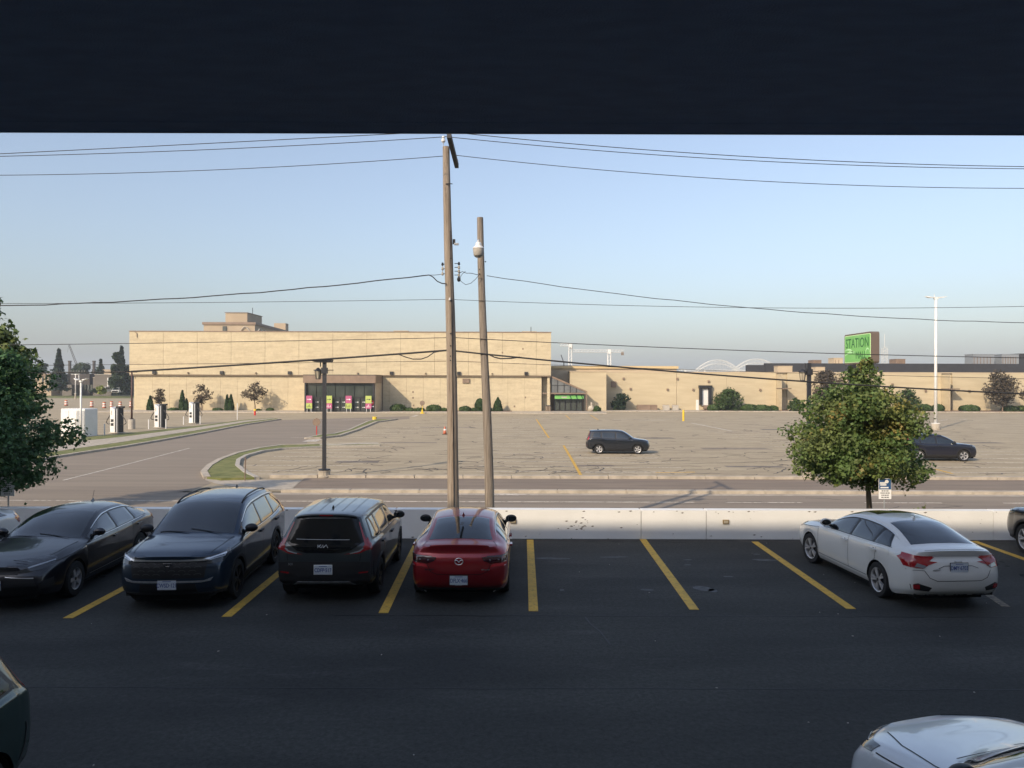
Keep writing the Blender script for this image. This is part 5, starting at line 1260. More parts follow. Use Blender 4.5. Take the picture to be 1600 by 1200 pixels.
def make_wheel(parent, x, y, r, spokes, rimm, w=.21, rr=.66, style='twin', steer=0.):
    sg = 1 if y > 0 else -1
    hub = MB().lathe([(.02,0),(r*.09,0),(r*.12,-sg*.05)],12,(0,sg*.006,0),'y').build('wheel', m_dark, parent); hub.location = (x, y, r); hub.rotation_euler = (0,0,steer)
    R_ = r*rr; MB().lathe([(R_,-w/2),(r*.93,-w/2),(r*.985,-w/2+.02),(r,-w*.3),(r,w*.3),(r*.985,w/2-.02),(r*.93,w/2),(R_,w/2)],40,(0,-sg*w/2+sg*.015,0),'y',cap=False).build('tyre', m_rubber, hub, auto=35)
    oy = sg*.0
    rim = MB(); rim.lathe([(R_*1.01,-w*.9),(R_*1.01,0),(R_*.985,.01),(R_*.93,.004),(R_*.91,-.03),(R_*.9,-w*.9)],40,(0,oy,0),'y',cap=False) if sg > 0 else rim.lathe([(R_*1.01,w*.9),(R_*1.01,0),(R_*.985,-.01),(R_*.93,-.004),(R_*.91,.03),(R_*.9,w*.9)],40,(0,oy,0),'y',cap=False)
    rim.lathe([(.02,sg*.0),(R_*.2,sg*.0),(R_*.24,-sg*.03)],16,(0,oy,0),'y')
    for k in range(spokes):
        for dd in ((-.16,.16) if style == 'twin' else (0,)):
            a = 2*math.pi*k/spokes; a2 = a+dd; ww = R_*(.055 if style == 'twin' else .14)
            p0 = (R_*.16*math.cos(a), R_*.16*math.sin(a)); p1 = (R_*.94*math.cos(a2), R_*.94*math.sin(a2)); nx, nz = -math.sin(a2)*ww, math.cos(a2)*ww
            f_, b_ = sg*.002, -sg*.035
            rim.add([(p0[0]-nx,f_,p0[1]-nz),(p0[0]+nx,f_,p0[1]+nz),(p1[0]+nx*1.3,f_,p1[1]+nz*1.3),(p1[0]-nx*1.3,f_,p1[1]-nz*1.3),
                     (p0[0]-nx,b_,p0[1]-nz),(p0[0]+nx,b_,p0[1]+nz),(p1[0]+nx*1.3,b_,p1[1]+nz*1.3),(p1[0]-nx*1.3,b_,p1[1]-nz*1.3)],[(0,1,2,3),(0,4,5,1),(2,6,7,3),(1,5,6,2),(3,7,4,0)])
    rim.build('rim', rimm, hub, clean=False)
    MB().lathe([(.02,0),(R_*.9,0),(R_*.9,-sg*.01)],24,(0,-sg*.07,0),'y').build('brake_disc', m_dark, hub)
    return hub
m_chrome = M('chrome', (.80,.80,.80), .34, metal=.9)
m_alloy = M('alloy_rim', (.66,.66,.67), .38, metal=.6)
m_alloydk = M('dark_alloy_rim', (.035,.035,.038), .35, metal=.6)
m_tail = M('red_tail_lens', (.32,.008,.012), .12, coat=1.)
m_taildk = M('smoked_tail_lens', (.05,.008,.010), .1, coat=1.)
m_clear = M('clear_lens', (.40,.42,.44), .08, coat=1., metal=.4)
m_headdk = M('dark_headlamp', (.03,.033,.038), .08, coat=1.)
m_clad = M('black_cladding', (.018,.018,.019), .6, bump=.2, bscale=200)
m_plate = M('plate_white', (.62,.68,.74), .45); m_platetx = M('plate_blue', (.05,.10,.32), .5)
m_privacy = M('privacy_glass', (.006,.007,.008), .08, spec=.35)
m_seam = M('panel_gap', (.006,.006,.006), .8)
m_badge = M('satin_badge', (.75,.76,.77), .5)
m_under = M('underbody_black', (.008,.008,.008), .9)
m_carglass = M('tinted_car_glass', (.010,.014,.016), .03, spec=.9, coat=1.)
def paint(name, c, metal=.2, rough=.32): return M(name, c, rough, metal=metal, coat=1.)
def make_car(name, label, body, paintm, x, y, heading, o):
    """o: options describing glass, lights, trims and wheels"""
    t = thing(name, label, o.get('cat','car'), (x, y, o.get('z',0)), R(heading), o.get('group'))
    B = body; me = B.mesh(); bo = link('body', me, paintm, t)
    P = lambda nm, me_, m, par=t: link(nm, me_, m, par)
    x0, x1 = B.x0, B.x1; wf, wr_ = B.wheels
    # under body and wheel wells
    fy = lambda x_: float(B.f(x_)[5])
    ub = MB()
    ub.box(wr_+B.ra,wf-B.ra,-fy(0)+.10,fy(0)-.10,.16,.55); ub.box(wf-B.ra,x1-.02,-fy(wf)+.30,fy(wf)-.30,.18,.55); ub.box(x0+.12,wr_+B.ra,-fy(wr_)+.30,fy(wr_)-.30,.18,.55)
    ub.box(x0+.0,x0+.35,-fy(x0)+.07,fy(x0)-.07,B.sill+.05,.5); ub.box(x1-.25,x1+.03,-fy(x1)+.07,fy(x1)-.07,B.sill+.02,.45)
    ub.build('underbody', m_under, t)
    for xc in B.wheels:
        for sg in (-1,1):
            ww = MB(); yo = sg*(fy(xc)-.012); yi = sg*(fy(xc)-.32); v_ = []; n = 16
            for i in range(n+1):
                a = math.pi*i/n; zz_ = max(B.wr+B.ra*1.0*math.sin(a), .2) ; v_ += [(xc+B.ra*math.cos(a),yo,zz_),(xc+B.ra*math.cos(a),yi,zz_)]
            ww.add(v_, [(2*i,2*i+1,2*i+3,2*i+2) for i in range(n)])
            ww.add([(xc+B.ra*math.cos(math.pi*i/n),yi,B.wr+B.ra*math.sin(math.pi*i/n)) for i in range(n+1)]+[(xc-B.ra,yi,.2),(xc+B.ra,yi,.2)], [tuple(range(n+3))])
            ww.build('wheel_well', m_under, t)
    for xc in B.wheels:
        for sg in (-1,1): make_wheel(t, xc, sg*(fy(xc)-.025), B.wr, o['spokes'], o['rim'], style=o.get('style','twin'), rr=o.get('rr',.68), steer=R(o.get('steer',0)) if xc == wf else 0)
    if o.get('clad'):
        for pl, sg in (('L',1),('R',-1)):
            L = []
            for xc in B.wheels:
                n = 18; r0, r1 = B.ra*1.003, B.ra+.055
                a0 = -.25; pts = []
                for i in range(n):
                    a, b = a0+(math.pi-2*a0)*i/n, a0+(math.pi-2*a0)*(i+1)/n
                    qd = [(xc+r*math.cos(q_), max(B.wr+r*math.sin(q_),B.sill+.01)) for r, q_ in ((r0,a),(r1,a),(r1,b),(r0,b))]
                    if abs(qd[0][1]-qd[2][1])+abs(qd[0][0]-qd[2][0]) > .02: 
                        try: L.append(B.patch(qd,pl,.012,.2))
                        except Exception: pass
            s_ = B.sill; L.append(B.patch([(wr_+B.ra,s_+.01),(wf-B.ra,s_+.01),(wf-B.ra,s_+.16),(wr_+B.ra,s_+.16)],pl,.008,.15))
            P('cladding', join(L), m_clad)
    # glass
    wc, wh = o['wind']          # cowl and header stations
    def wsh(ta, tb):
        w = (ta*2-1)*.93; lo_ = wc-.02*abs(w)**2; return B.top(lo_+(wh-lo_)*tb, w)
    P('windshield', B.grid(wsh,0,1,0,1,24,14,.006), m_carglass)
    if 'rear_top' in o:
        rb, rh = o['rear_top']
        def rgl(ta, tb):
            w = (ta*2-1); k = .90-.02*tb; return B.top(rb+(rh-rb)*tb, w*k)
        P('rear_window', B.grid(rgl,0,1,0,1,24,14,.006), m_carglass)
    for pl, sg in (('L',1),('R',-1)):
        pil = o['pillars']; sA, sB = o['side']; vt = o.get('vtop',4.82); vb = o.get('vbot',4.12)
        def chain(a, b, off=0):
            n = max(3,int(abs(b-a)/.05)); return [a+(b-a)*i/n for i in range(n+1)]
        def gmesh(a, b, v0, v1, off, ea=.16, eb=.16, kick=0.):
            n = max(4,int(abs(b-a)/.05))
            def fn(ta, tb):
                x_ = a+(b-a)*ta + (o.get('slant',.08)*tb*ta**2 if b < pil[-1] else 0)
                vv1 = v1; p = B.side(x_, v0+(vv1-v0)*tb)
                return (p[0],p[1]*sg,p[2])
            return B.grid(fn,0,1,0,1,n,6,off)
        P('window_trim', gmesh(sA+.06,sB-.05,vb-.09,vt+.07,.003), o.get('trim',m_dark))
        ed = [sA]+[q_ for p_ in pil for q_ in (p_+.03,p_-.03)]+[sB]
        for i in range(0,len(ed),2): P('side_window', gmesh(ed[i],ed[i+1],vb,vt,.008), o.get('glass',m_carglass))
        if o.get('chrome_line'):
            L = []
            for v0 in (vb-.07,): L.append(gmesh(sA+.05,sB-.04,v0-.04,v0+.02,.010))
            if o['chrome_line'] == 2: L.append(gmesh(sA-.25,sB-.04,vt+.04,vt+.085,.010))
            P('chrome_trim', join(L), m_chrome)
        # door gaps
        zb = lambda x_: float(B.f(x_)[3]); s_ = B.sill+.12; L = []
        d0, d1, d2 = o['doors']
        for xs_ in (d0,d1): L.append(B.line([(xs_,s_),(xs_+.01,zb(xs_)-.01)],pl,.009))
        L.append(B.line([(d2+.30,s_),(d2+.12,s_+.18),(d2+.02,s_+.42),(d2-.02,zb(d2)-.01)],pl,.009)); L.append(B.line([(d0,s_),(d2+.30,s_)],pl,.009))
        L.append(B.line([(d0,zb(d0)-.02),(x1-.30,float(B.f(x1-.3)[1])-.055)],pl,.008))
        P('panel_gap', join(L), m_seam)
        hm = paintm if not o.get('handle') else o['handle']
        for xs_ in (d1+.14, d2+.06):
            h, n = B.cast(xs_, zb(xs_)-.10, pl); ho = MB().cbox(-.10,.10,-.022,.022,-.018,.018,.006).build('door_handle', hm, t); ho.location = h+n*.02
            cp = MB().sphere((0,0,0),.045,.006,.028,10,6).build('handle_recess', m_seam, ho); cp.location = (0,-sg*.020,0)
        # mirror
        mx, mz = o['mirror']; h, n = B.cast(mx, mz, pl)
        sp_ = MB().sphere((0,0,0),.085,.120,.078,18,14); sp_.v = [(max(x_,-.030) if abs(y_) < .2 else x_, y_, z_) for x_,y_,z_ in sp_.v]
        mi = sp_.build('mirror', o.get('mirror_mat',paintm), t, clean=True, auto=50); mi.location = (mx-.02, sg*(abs(h.y)+o.get('mout',.12)), mz+.06)
        MB().tube([(0,-sg*.04,-.04),(.03,-sg*.14,-.07)],.03,8).build('mirror_arm', m_black, mi)
        MB().lathe([(.001,-.003),(.9,-.003),(1,0)],22,(0,0,0),'y').build('mirror_glass', m_carglass, mi)
        g_ = mi.children[-1]; g_.rotation_euler = (0,0,R(-90)); g_.scale = (.098,1,.058); g_.location = (-.031,0,0)
    for nm, m, plane, poly, off in o.get('patches', []):
        pl_list = {'LR':('L','R')}.get(plane,(plane,))
        for pl in pl_list:
            P(nm, B.patch(poly,pl,off,o.get('edge',.07)), m)
            if plane in ('F','B') and nm in o.get('mirrored',()) and min(abs(p[0]) for p in poly) > .02: P(nm, B.patch([(-a,b) for a,b in poly],pl,off), m)
        if plane == 'T' and nm in o.get('mirrored',()): P(nm, B.patch([(a,-b) for a,b in poly],'T',off), m)
    for nm, m, plane, pts, w, off in o.get('lines', []):
        pp = [(pts,plane)]
        if plane in ('F','B') and nm in o.get('mirrored',()): pp.append(([(-a,b) for a,b in pts],plane))
        if plane == 'T' and nm in o.get('mirrored',()): pp.append(([(a,-b) for a,b in pts],plane))
        if plane == 'LR': pp = [(pts,'L'),(pts,'R')]
        for q_, pl in pp: P(nm, B.line(q_,pl,w,off), m)
    # plate
    if o.get('plate'):
        txt, zpl, end, frame = o['plate']; h, n = B.cast(0,zpl,end); sx = 1 if end == 'F' else -1
        pl_ = MB().box(-.006,.006,-.155,.155,-.078,.078).build('licence_plate', m_plate, t); pl_.location = (h.x+sx*.018,0,zpl)
        MB().box(-.005,.004,-.165,.165,-.088,.088).build('plate_frame', frame, pl_, ).location = (-sx*.006,0,0)
        rt = (R(90),0,R(90)) if sx > 0 else (R(90),0,R(-90))
        text_mesh('plate_text', txt, .098, m_platetx, pl_, (sx*.0075,0,-.008), rt, sx=.74, extrude=.0008, bold=.0012)
        MB().box(-.0012,.0012,-.07,.07,.058,.068).build('plate_print', m_platetx, pl_).location = (sx*.0065,0,0)
        if o.get('dealer'): text_mesh('frame_text', o['dealer'], .022, m_plate, pl_, (sx*.004,0,-.084), rt, extrude=.0008)
    for txt, end, yy, zz_, size, m, sx in o.get('texts', []):
        h, n = B.cast(yy,zz_,end); s2 = 1 if end == 'F' else -1
        rt = (R(90),0,R(90)) if s2 > 0 else (R(90),0,R(-90)); text_mesh('badge_lettering', txt, size, m, t, (h.x+s2*.008,yy,zz_), rt, sx=sx, extrude=.003, bold=size*.02)
    # antenna, wipers
    ax_ = o.get('antenna')
    if ax_ is not None:
        h, n = B.cast(ax_,0,'T'); a_ = MB().add([(.09,0,0),(-.07,-.025,0),(-.07,.025,0),(-.06,0,.065)],[(0,1,3),(0,3,2),(1,2,3)]).build('antenna', o.get('fin',paintm), t); a_.location = h+Vector((0,0,-.003))
        if o.get('whip'): MB().tube([(-.02,0,.03),(-.10,0,.22)],.004,5).build('whip', m_black, a_)
    L = []
    for y0_, y1_ in ((.55,-.05),(-.05,-.62)):
        L.append(B.line([(wc+.10,y0_),(wc-.00,y1_)],'T',.02,.014))
    P('wiper', join(L), m_black)
    if o.get('rails'):
        for sg in (-1,1):
            n = 14; pp = []
            a, b = o['rails']
            for i in range(n+1):
                x_ = a+(b-a)*i/n; p = B.top(x_, .93); e = .045*math.sin(math.pi*min(1,max(0,i/n)))**.35 if 0 < i < n else 0; pp.append((p[0],sg*p[1],p[2]+e))
            MB().tube(pp,.017,8).build('roof_rail', o.get('railm',m_black), t, smooth=True)
    if o.get('extra'): o['extra'](t, B)
    return t

# --- compact-sedan family
def sedan(dz=0, rear=0, w=0, nose=0):
    st = [(2.20,.76,.72,.60,.66,.66,.70,.12),(2.05,.82,.78,.67,.72,.76,.80,.07),(1.75,.89,.85,.73,.79,.82,.87,.03),(1.40,.945,.905,.755,.84,.85,.893,.02),
      (1.10,.985,.93,.76,.875,.857,.90,.04),(.90,1.01,.945,.745,.895,.86,.90,.09),(.55,1.175,1.10,.70,.91,.86,.90,.09),(.20,1.315,1.245,.645,.925,.86,.90,.06),
      (-.10,1.39,1.32,.60,.93,.86,.90,.02),(-.50,1.415,1.345,.58,.945,.86,.90,0),(-.95,1.395,1.325,.57,.96,.86,.90,-.02),(-1.30,1.325,1.255,.575,.975,.858,.90,-.05),
      (-1.65,1.20,1.14,.61,.99,.84,.89,-.08),(-1.92,1.10,1.055,.655,.985,.80,.87,-.08),(-2.10,1.075,1.035,.67,.965,.765,.83,-.08),(-2.20,1.055,1.015,.655,.93,.73,.79,-.09)]
    return st
def mk_sedan(st=None, **k):
    d = dict(sill=.20, wheels=(1.38,-1.32), ra=.365, wr=.322, fdx=[.02,.05,.07,.05,.01,0], fbow=[.10,.13,.15,.15,.13], rdx=[-.02,.03,.05,.02,-.01,0], rbow=[.09,.12,.13,.10,.08]); d.update(k)
    return Body(st or sedan(), **d)
p_white = paint('pearl_white_paint', (.70,.70,.67), 0, .3); p_red = paint('deep_red_paint', (.30,.008,.014), .45, .3)
p_navy = paint('dark_navy_paint', (.022,.040,.068), .5, .3); p_blk = paint('black_paint', (.010,.010,.014), .3, .3); p_kia = paint('grey_black_paint', (.050,.060,.064), .4, .3)
p_green = paint('dark_green_paint', (.02,.05,.045), .45, .3)
def Hbadge(z, end, m=m_chrome, s=1.):
    def f(t, B):
        h, n = B.cast(0,z,end); sx = 1 if end == 'F' else -1; mb = MB(); x = h.x+sx*.012
        k = .058*s
        mb.tube([(x,-k*1.1,z+k*.8),(x,k*1.1,z+k*.8),(x,k*.85,z-k*.85),(x,-k*.85,z-k*.85),(x,-k*1.1,z+k*.8)],.005,6)
        mb.tube([(x,-k*.62,z+k*.62),(x,-k*.42,z-k*.66)],.009,6); mb.tube([(x,k*.62,z+k*.62),(x,k*.42,z-k*.66)],.009,6); mb.tube([(x,-k*.5,z),(x,k*.5,z)],.008,6)
        mb.build('emblem', m, t)
    return f
civ_tail = [('tail_light',m_tail,'B',[(.40,.94),(.80,.975),(.86,.90),(.84,.77),(.62,.755),(.54,.80),(.50,.87)],.010),
    ('tail_light',m_tail,'LR',[(-2.30,.76),(-2.30,.965),(-1.96,.925),(-2.03,.86),(-2.14,.77)],.009),
    ('tail_lens',m_clear,'B',[(.56,.80),(.70,.84),(.74,.78),(.60,.76)],.014),
    ('bumper_vent',m_dark,'B',[(.48,.43),(.52,.36),(.78,.38),(.80,.47),(.70,.50)],.004),('fog_reflector',m_tail,'B',[(.66,.40),(.76,.40),(.77,.47),(.68,.475)],.010),
    ('lower_valance',m_clad,'B',[(-.58,.21),(.58,.21),(.52,.30),(-.52,.30)],.006),]
civ_lines = [('panel_gap',m_seam,'B',[(-.60,.72),(-.52,.60),(-.40,.55),(.40,.55),(.52,.60),(.60,.72)],.010,.003),('panel_gap',m_seam,'T',[(-1.94,-.60),(-1.86,-.70),(-2.22,-.72)],.008,.003),
    ('chrome_trim',m_chrome,'B',[(-.52,.975),(.52,.975)],.010,.010),('panel_gap',m_seam,'B',[(.83,.72),(.60,.72)],.008,.003),
    ('bumper_crease',m_seam,'B',[(-.36,.76),(-.25,.80),(.25,.80),(.36,.76)],.008,.004)]
civ_front = [('headlight',m_headdk,'F',[(.42,.70),(.74,.76),(.78,.70),(.70,.64),(.44,.64)],.008),('headlight',m_headdk,'LR',[(2.26,.66),(2.26,.76),(1.80,.84),(1.86,.76)],.007),
    ('grille',m_black,'F',[(-.44,.58),(.44,.58),(.46,.70),(-.46,.70)],.006),('lower_grille',m_black,'F',[(-.55,.26),(.55,.26),(.48,.44),(-.48,.44)],.006)]
CIV = dict(slant=.26, chrome_line=2, wind=(.88,-.06), rear_top=(-1.86,-1.08), side=(.78,-1.66), pillars=[-.30,-1.13], doors=(.98,-.28,-1.28), mirror=(.62,.98), spokes=5, rim=m_alloy, rr=.70,
  mirrored=('tail_light','tail_lens','bumper_vent','fog_reflector','headlight','fog_light','exhaust_tip'), antenna=-.98, trim=m_dark)
def civ_extra(t, B):
    Hbadge(.845,'B')(t,B)
    # deck spoiler lip
    n = 12; P_ = []
    for i in range(n+1):
        w = -.82+1.64*i/n; p = B.top(-2.17,w); P_.append((p[0]-.01,p[1],p[2]+.012))
    MB().tube(P_,.006,6).build('deck_lip', p_white, t, smooth=True)
    P_ = [B.top(-.35-.0, .0)]
    link('sunroof', B.patch([(-.05,-.40),(-.05,.40),(-.52,.42),(-.52,-.42)],'T',.004,.12), m_carglass, t)
c_w = dict(CIV); c_w.update(patches=civ_tail+civ_front, lines=civ_lines, plate=('DMY·6703',.775,'B',m_dark), texts=[('CIVIC','B',.40,.735,.045,m_chrome,1.2)], extra=civ_extra, steer=6)
# white sedan, rear wheels left side at (6.81,14.22)
a_ = 94.3; ca, sa = math.cos(R(a_)), math.sin(R(a_))
rx_, ry_ = -1.32, .88
wx, wy = 6.80, 14.27
cx_, cy_ = wx-(rx_*ca-ry_*sa), wy-(rx_*sa+ry_*ca)
make_car('white_sedan','white sedan with red tail lights parked nose in under the round maple', mk_sedan(), p_white, cx_, cy_, a_, c_w)
# white car lower right, close to the building
c_n = dict(CIV); c_n.update(patches=civ_tail+civ_front+[('fender_seam',m_seam,'T',[(1.55,.70),(1.56,.70),(1.06,.795),(1.05,.79)],.003)], lines=civ_lines+[('panel_gap',m_seam,'T',[(2.10,.60),(1.7,.70),(1.2,.76),(1.02,.77)],.012,.004)], antenna=None)
c_n['mirrored'] = CIV['mirrored']+('panel_gap',)
NEARWHITE = True
# far-left white car: only its tail shows
c_l = dict(c_w); c_l.update(plate=None, texts=[], steer=0)
make_car('white_sedan','white car at the far left edge showing only its red tail corner', mk_sedan(), p_white, -12.0, 15.3, -90, c_l)
# black sedan
cor = [list(r) for r in sedan()]
for r in cor:
    if r[0] < -1.9: r[1] -= .02; r[2] -= .01
cl = dict(CIV); 
cl.update(trim=m_dark, plate=('CZCK·887',.47,'F',m_dark), antenna=-1.0, whip=True, rr=.62, spokes=5, style='single', handle=p_blk,
  patches=[('headlight',m_headdk,'F',[(.40,.70),(.76,.79),(.80,.74),(.74,.69),(.42,.655)],.008),('headlight',m_headdk,'LR',[(2.30,.70),(2.30,.80),(1.76,.865),(1.84,.79)],.007),
   ('headlight_strip',m_clear,'F',[(.50,.735),(.77,.795),(.78,.78),(.52,.715)],.014),
   ('grille',m_black,'F',[(-.70,.30),(.70,.30),(.62,.56),(.36,.60),(-.36,.60),(-.62,.56)],.006),('upper_grille',m_black,'F',[(-.38,.63),(.38,.63),(.40,.69),(-.40,.69)],.006),
   ('fog_light',m_clad,'F',[(.66,.34),(.82,.38),(.82,.52),(.74,.50)],.008),
   ('tail_light',m_tail,'B',[(.50,.93),(.80,.95),(.84,.86),(.80,.80),(.56,.82)],.010),('tail_light',m_tail,'LR',[(-2.30,.82),(-2.30,.97),(-1.95,.93),(-2.06,.84)],.009)],
  lines=[('chrome_trim',m_chrome,'F',[(-.20,.60),(-.62,.56)],.012,.012),('chrome_trim',m_chrome,'F',[(.20,.60),(.62,.56)],.012,.012),('body_crease',m_chrome,'LR',[(.9,.305),(-.9,.315)],.008,.006),
     ('grille_bar',m_clad,'F',[(-.66,.45),(.66,.45)],.02,.012),('panel_gap',m_seam,'T',[(2.12,.58),(1.6,.70),(1.05,.745)],.010,.004)])
cl['mirrored'] = CIV['mirrored']+('headlight_strip','panel_gap')
def tyt(t, B):
    h, n = B.cast(0,.665,'F'); x = h.x+.016; mb = MB()
    def ell(a,b,cz): mb.tube([(x,a*math.cos(2*math.pi*i/20),.665+cz+b*math.sin(2*math.pi*i/20)) for i in range(21)],.006,6)
    ell(.075,.048,0); ell(.026,.044,.0); ell(.050,.020,.018); mb.build('emblem', m_chrome, t)
cl['extra'] = tyt
make_car('black_sedan','black sedan parked nose out beside the left maple', mk_sedan([tuple(r) for r in cor]), p_blk, -8.98, 15.52, -87.3, cl)
# red sedan
mz = [list(r) for r in sedan()]
for r in mz:
    if r[0] <= -1.2: r[4] -= .0
mz = [tuple(r) for r in mz]
mzd = dict(CIV)
def mzx(t, B):
    z = .80; h, n = B.cast(0,z,'B'); x = h.x-.014; mb = MB()
    mb.tube([(x,.072*math.cos(2*math.pi*i/24),z+.058*math.sin(2*math.pi*i/24)) for i in range(25)],.007,6)
    mb.tube([(x,-.066,z+.022),(x,-.03,z+.02),(x,0,z-.015),(x,.03,z+.02),(x,.066,z+.022)],.008,6); mb.build('emblem', m_chrome, t)
    for s_ in (-.60,.60):
        h, n = B.cast(s_,.24,'B'); e = MB(); e.lathe([(.045,-.03),(.05,-.06),(.042,-.06),(.04,.04)],16,(0,0,0),'z',cap=False); ob = e.build('exhaust_tip', m_chrome, t); ob.location = (h.x+.03,s_,.235); ob.rotation_euler = (0,R(90),0)
        MB().lathe([(.002,-.03),(.04,-.03)],12,(0,0,0),'z').build('exhaust_hole', m_under, ob)
    P_ = []
    for i in range(13):
        w = -.80+1.6*i/12; p = B.top(-2.18,w); P_.append((p[0]-.005,p[1],p[2]+.008))
    MB().tube(P_,.014,6).build('deck_lip', p_red, t, smooth=True)
mzd.update(trim=m_dark, mirror_mat=m_black, antenna=-1.0, whip=False, plate=('DFLX·466',.475,'B',m_dark), dealer='NORTHSIDE', fin=p_red,
  patches=[('tail_light',m_taildk,'B',[(.40,.86),(.44,.80),(.56,.755),(.84,.77),(.86,.87),(.80,.885),(.55,.875)],.010),('tail_light',m_taildk,'LR',[(-2.30,.77),(-2.30,.88),(-1.98,.90),(-2.08,.80)],.009),
    ('tail_lens',m_clear,'B',[(.53,.81),(.56,.80),(.56,.825),(.53,.83)],.014),('tail_lens',m_clear,'B',[(.68,.81),(.71,.80),(.71,.825),(.68,.83)],.014),
    ('reflector_band',paint('red_lens_band',(.55,.02,.03),0,.2),'B',[(.55,.70),(.60,.745),(.84,.755),(.84,.70)],.006),
    ('lower_valance',m_clad,'B',[(-.78,.16),(.78,.16),(.78,.30),(.3,.315),(-.3,.315),(-.78,.30)],.006)]+civ_front,
  lines=[('panel_gap',m_seam,'B',[(-.56,.74),(-.50,.62),(-.38,.575),(.38,.575),(.50,.62),(.56,.74)],.010,.003),('panel_gap',m_seam,'T',[(-1.92,.60),(-2.2,.68)],.008,.003),('bumper_crease',m_clad,'B',[(-.80,.35),(-.5,.325),(.5,.325),(.80,.35)],.010,.004)],
  texts=[('MAZDA3','B',.50,.655,.040,m_clad,1.3),('SKYACTIV','B',-.47,.655,.028,m_chrome,1.2)], extra=mzx)
mzd['mirrored'] = CIV['mirrored']+('reflector_band','panel_gap')
make_car('red_sedan','deep red sedan parked nose in against the white wall', mk_sedan(mz, rbow=[.09,.13,.15,.13,.10]), p_red, -.93, 15.93, 90, mzd)
# --- boxy hatch (black with wrap-round red lights)
SL = [(1.90,.90,.86,.66,.80,.72,.76,.12),(1.78,.95,.92,.72,.86,.79,.83,.06),(1.5,1.0,.97,.76,.92,.84,.88,.02),(1.18,1.045,1.0,.77,.96,.85,.895,.03),(.98,1.08,1.02,.765,.985,.855,.90,.07),
  (.66,1.29,1.215,.73,1.0,.86,.90,.07),(.38,1.48,1.41,.68,1.01,.86,.90,.05),(.16,1.57,1.505,.655,1.015,.86,.90,.03),(-.3,1.605,1.55,.645,1.03,.86,.90,0),(-.9,1.605,1.55,.635,1.05,.86,.90,0),
  (-1.4,1.59,1.535,.63,1.075,.855,.90,0),(-1.7,1.575,1.515,.62,1.09,.83,.875,-.02),(-1.86,1.555,1.495,.60,1.08,.77,.835,-.06)]
def mk_soul(): return Body(SL, .24, (1.24,-1.33), .375, .33, [.02,.05,.07,.05,.01,0], [.09,.12,.13,.13,.12], [.12,.20,.215,.20,.165,.0], [.07,.10,.11,.10,.09], p=3.2)
def kia_badge(z, s=1., end='B', m=m_chrome):
    def f(t, B):
        h, n = B.cast(0,z,end); sx = -1 if end == 'B' else 1; x = h.x+sx*.012; k = .05*s; q_ = -sx*-1
        st = [[(-2.3,-.7),(-2.3,.7)],[(-2.3,-.1),(-1.0,.7)],[(-2.0,.0),(-.9,-.7),(-.3,.7)],[(-.3,.7),(-.3,-.7),(.9,.7),(1.6,-.7)]]
        st = [[(-2.4,-.7),(-2.4,.6)],[(-2.3,-.2),(-1.2,.6)],[(-1.9,.05),(-1.1,-.7),(-.2,.6),(-.2,-.7)],[(-.2,-.7),(1.1,.6),(1.8,-.7)],[(1.8,-.7),(2.5,.6)]]
        mb = MB()
        for l in st[:4]: mb.tube([(x, (-a if end == 'B' else a)*k, z+b*k) for a, b in l], .0085*s, 5)
        mb.build('emblem', m, t)
    return f
def soul_extra(t, B):
    kia_badge(1.035,.85,'B',m_badge)(t, B)
    for k in range(-2,3):
        L = []; 
        yy = k*.21; pts = [(.10,yy),(-1.55,yy)]; link('roof_rib', B.line([(.05,yy),(-1.6,yy)],'T',.028,.006,.12), p_kia, t)
    sp_ = []
    P_ = []
    for i in range(13):
        w = -.9+1.8*i/12; p = B.top(-1.84,w); P_.append((p[0]-.04,p[1],p[2]-.005))
    MB().tube(P_,.03,8).build('roof_spoiler', p_kia, t, smooth=True)
    MB().box(P_[0][0]-.033,P_[0][0]-.03,-.12,.12,P_[6][2]-.012,P_[6][2]+.008).build('brake_light', m_tail, t).location = (P_[6][0]-P_[0][0],0,0)
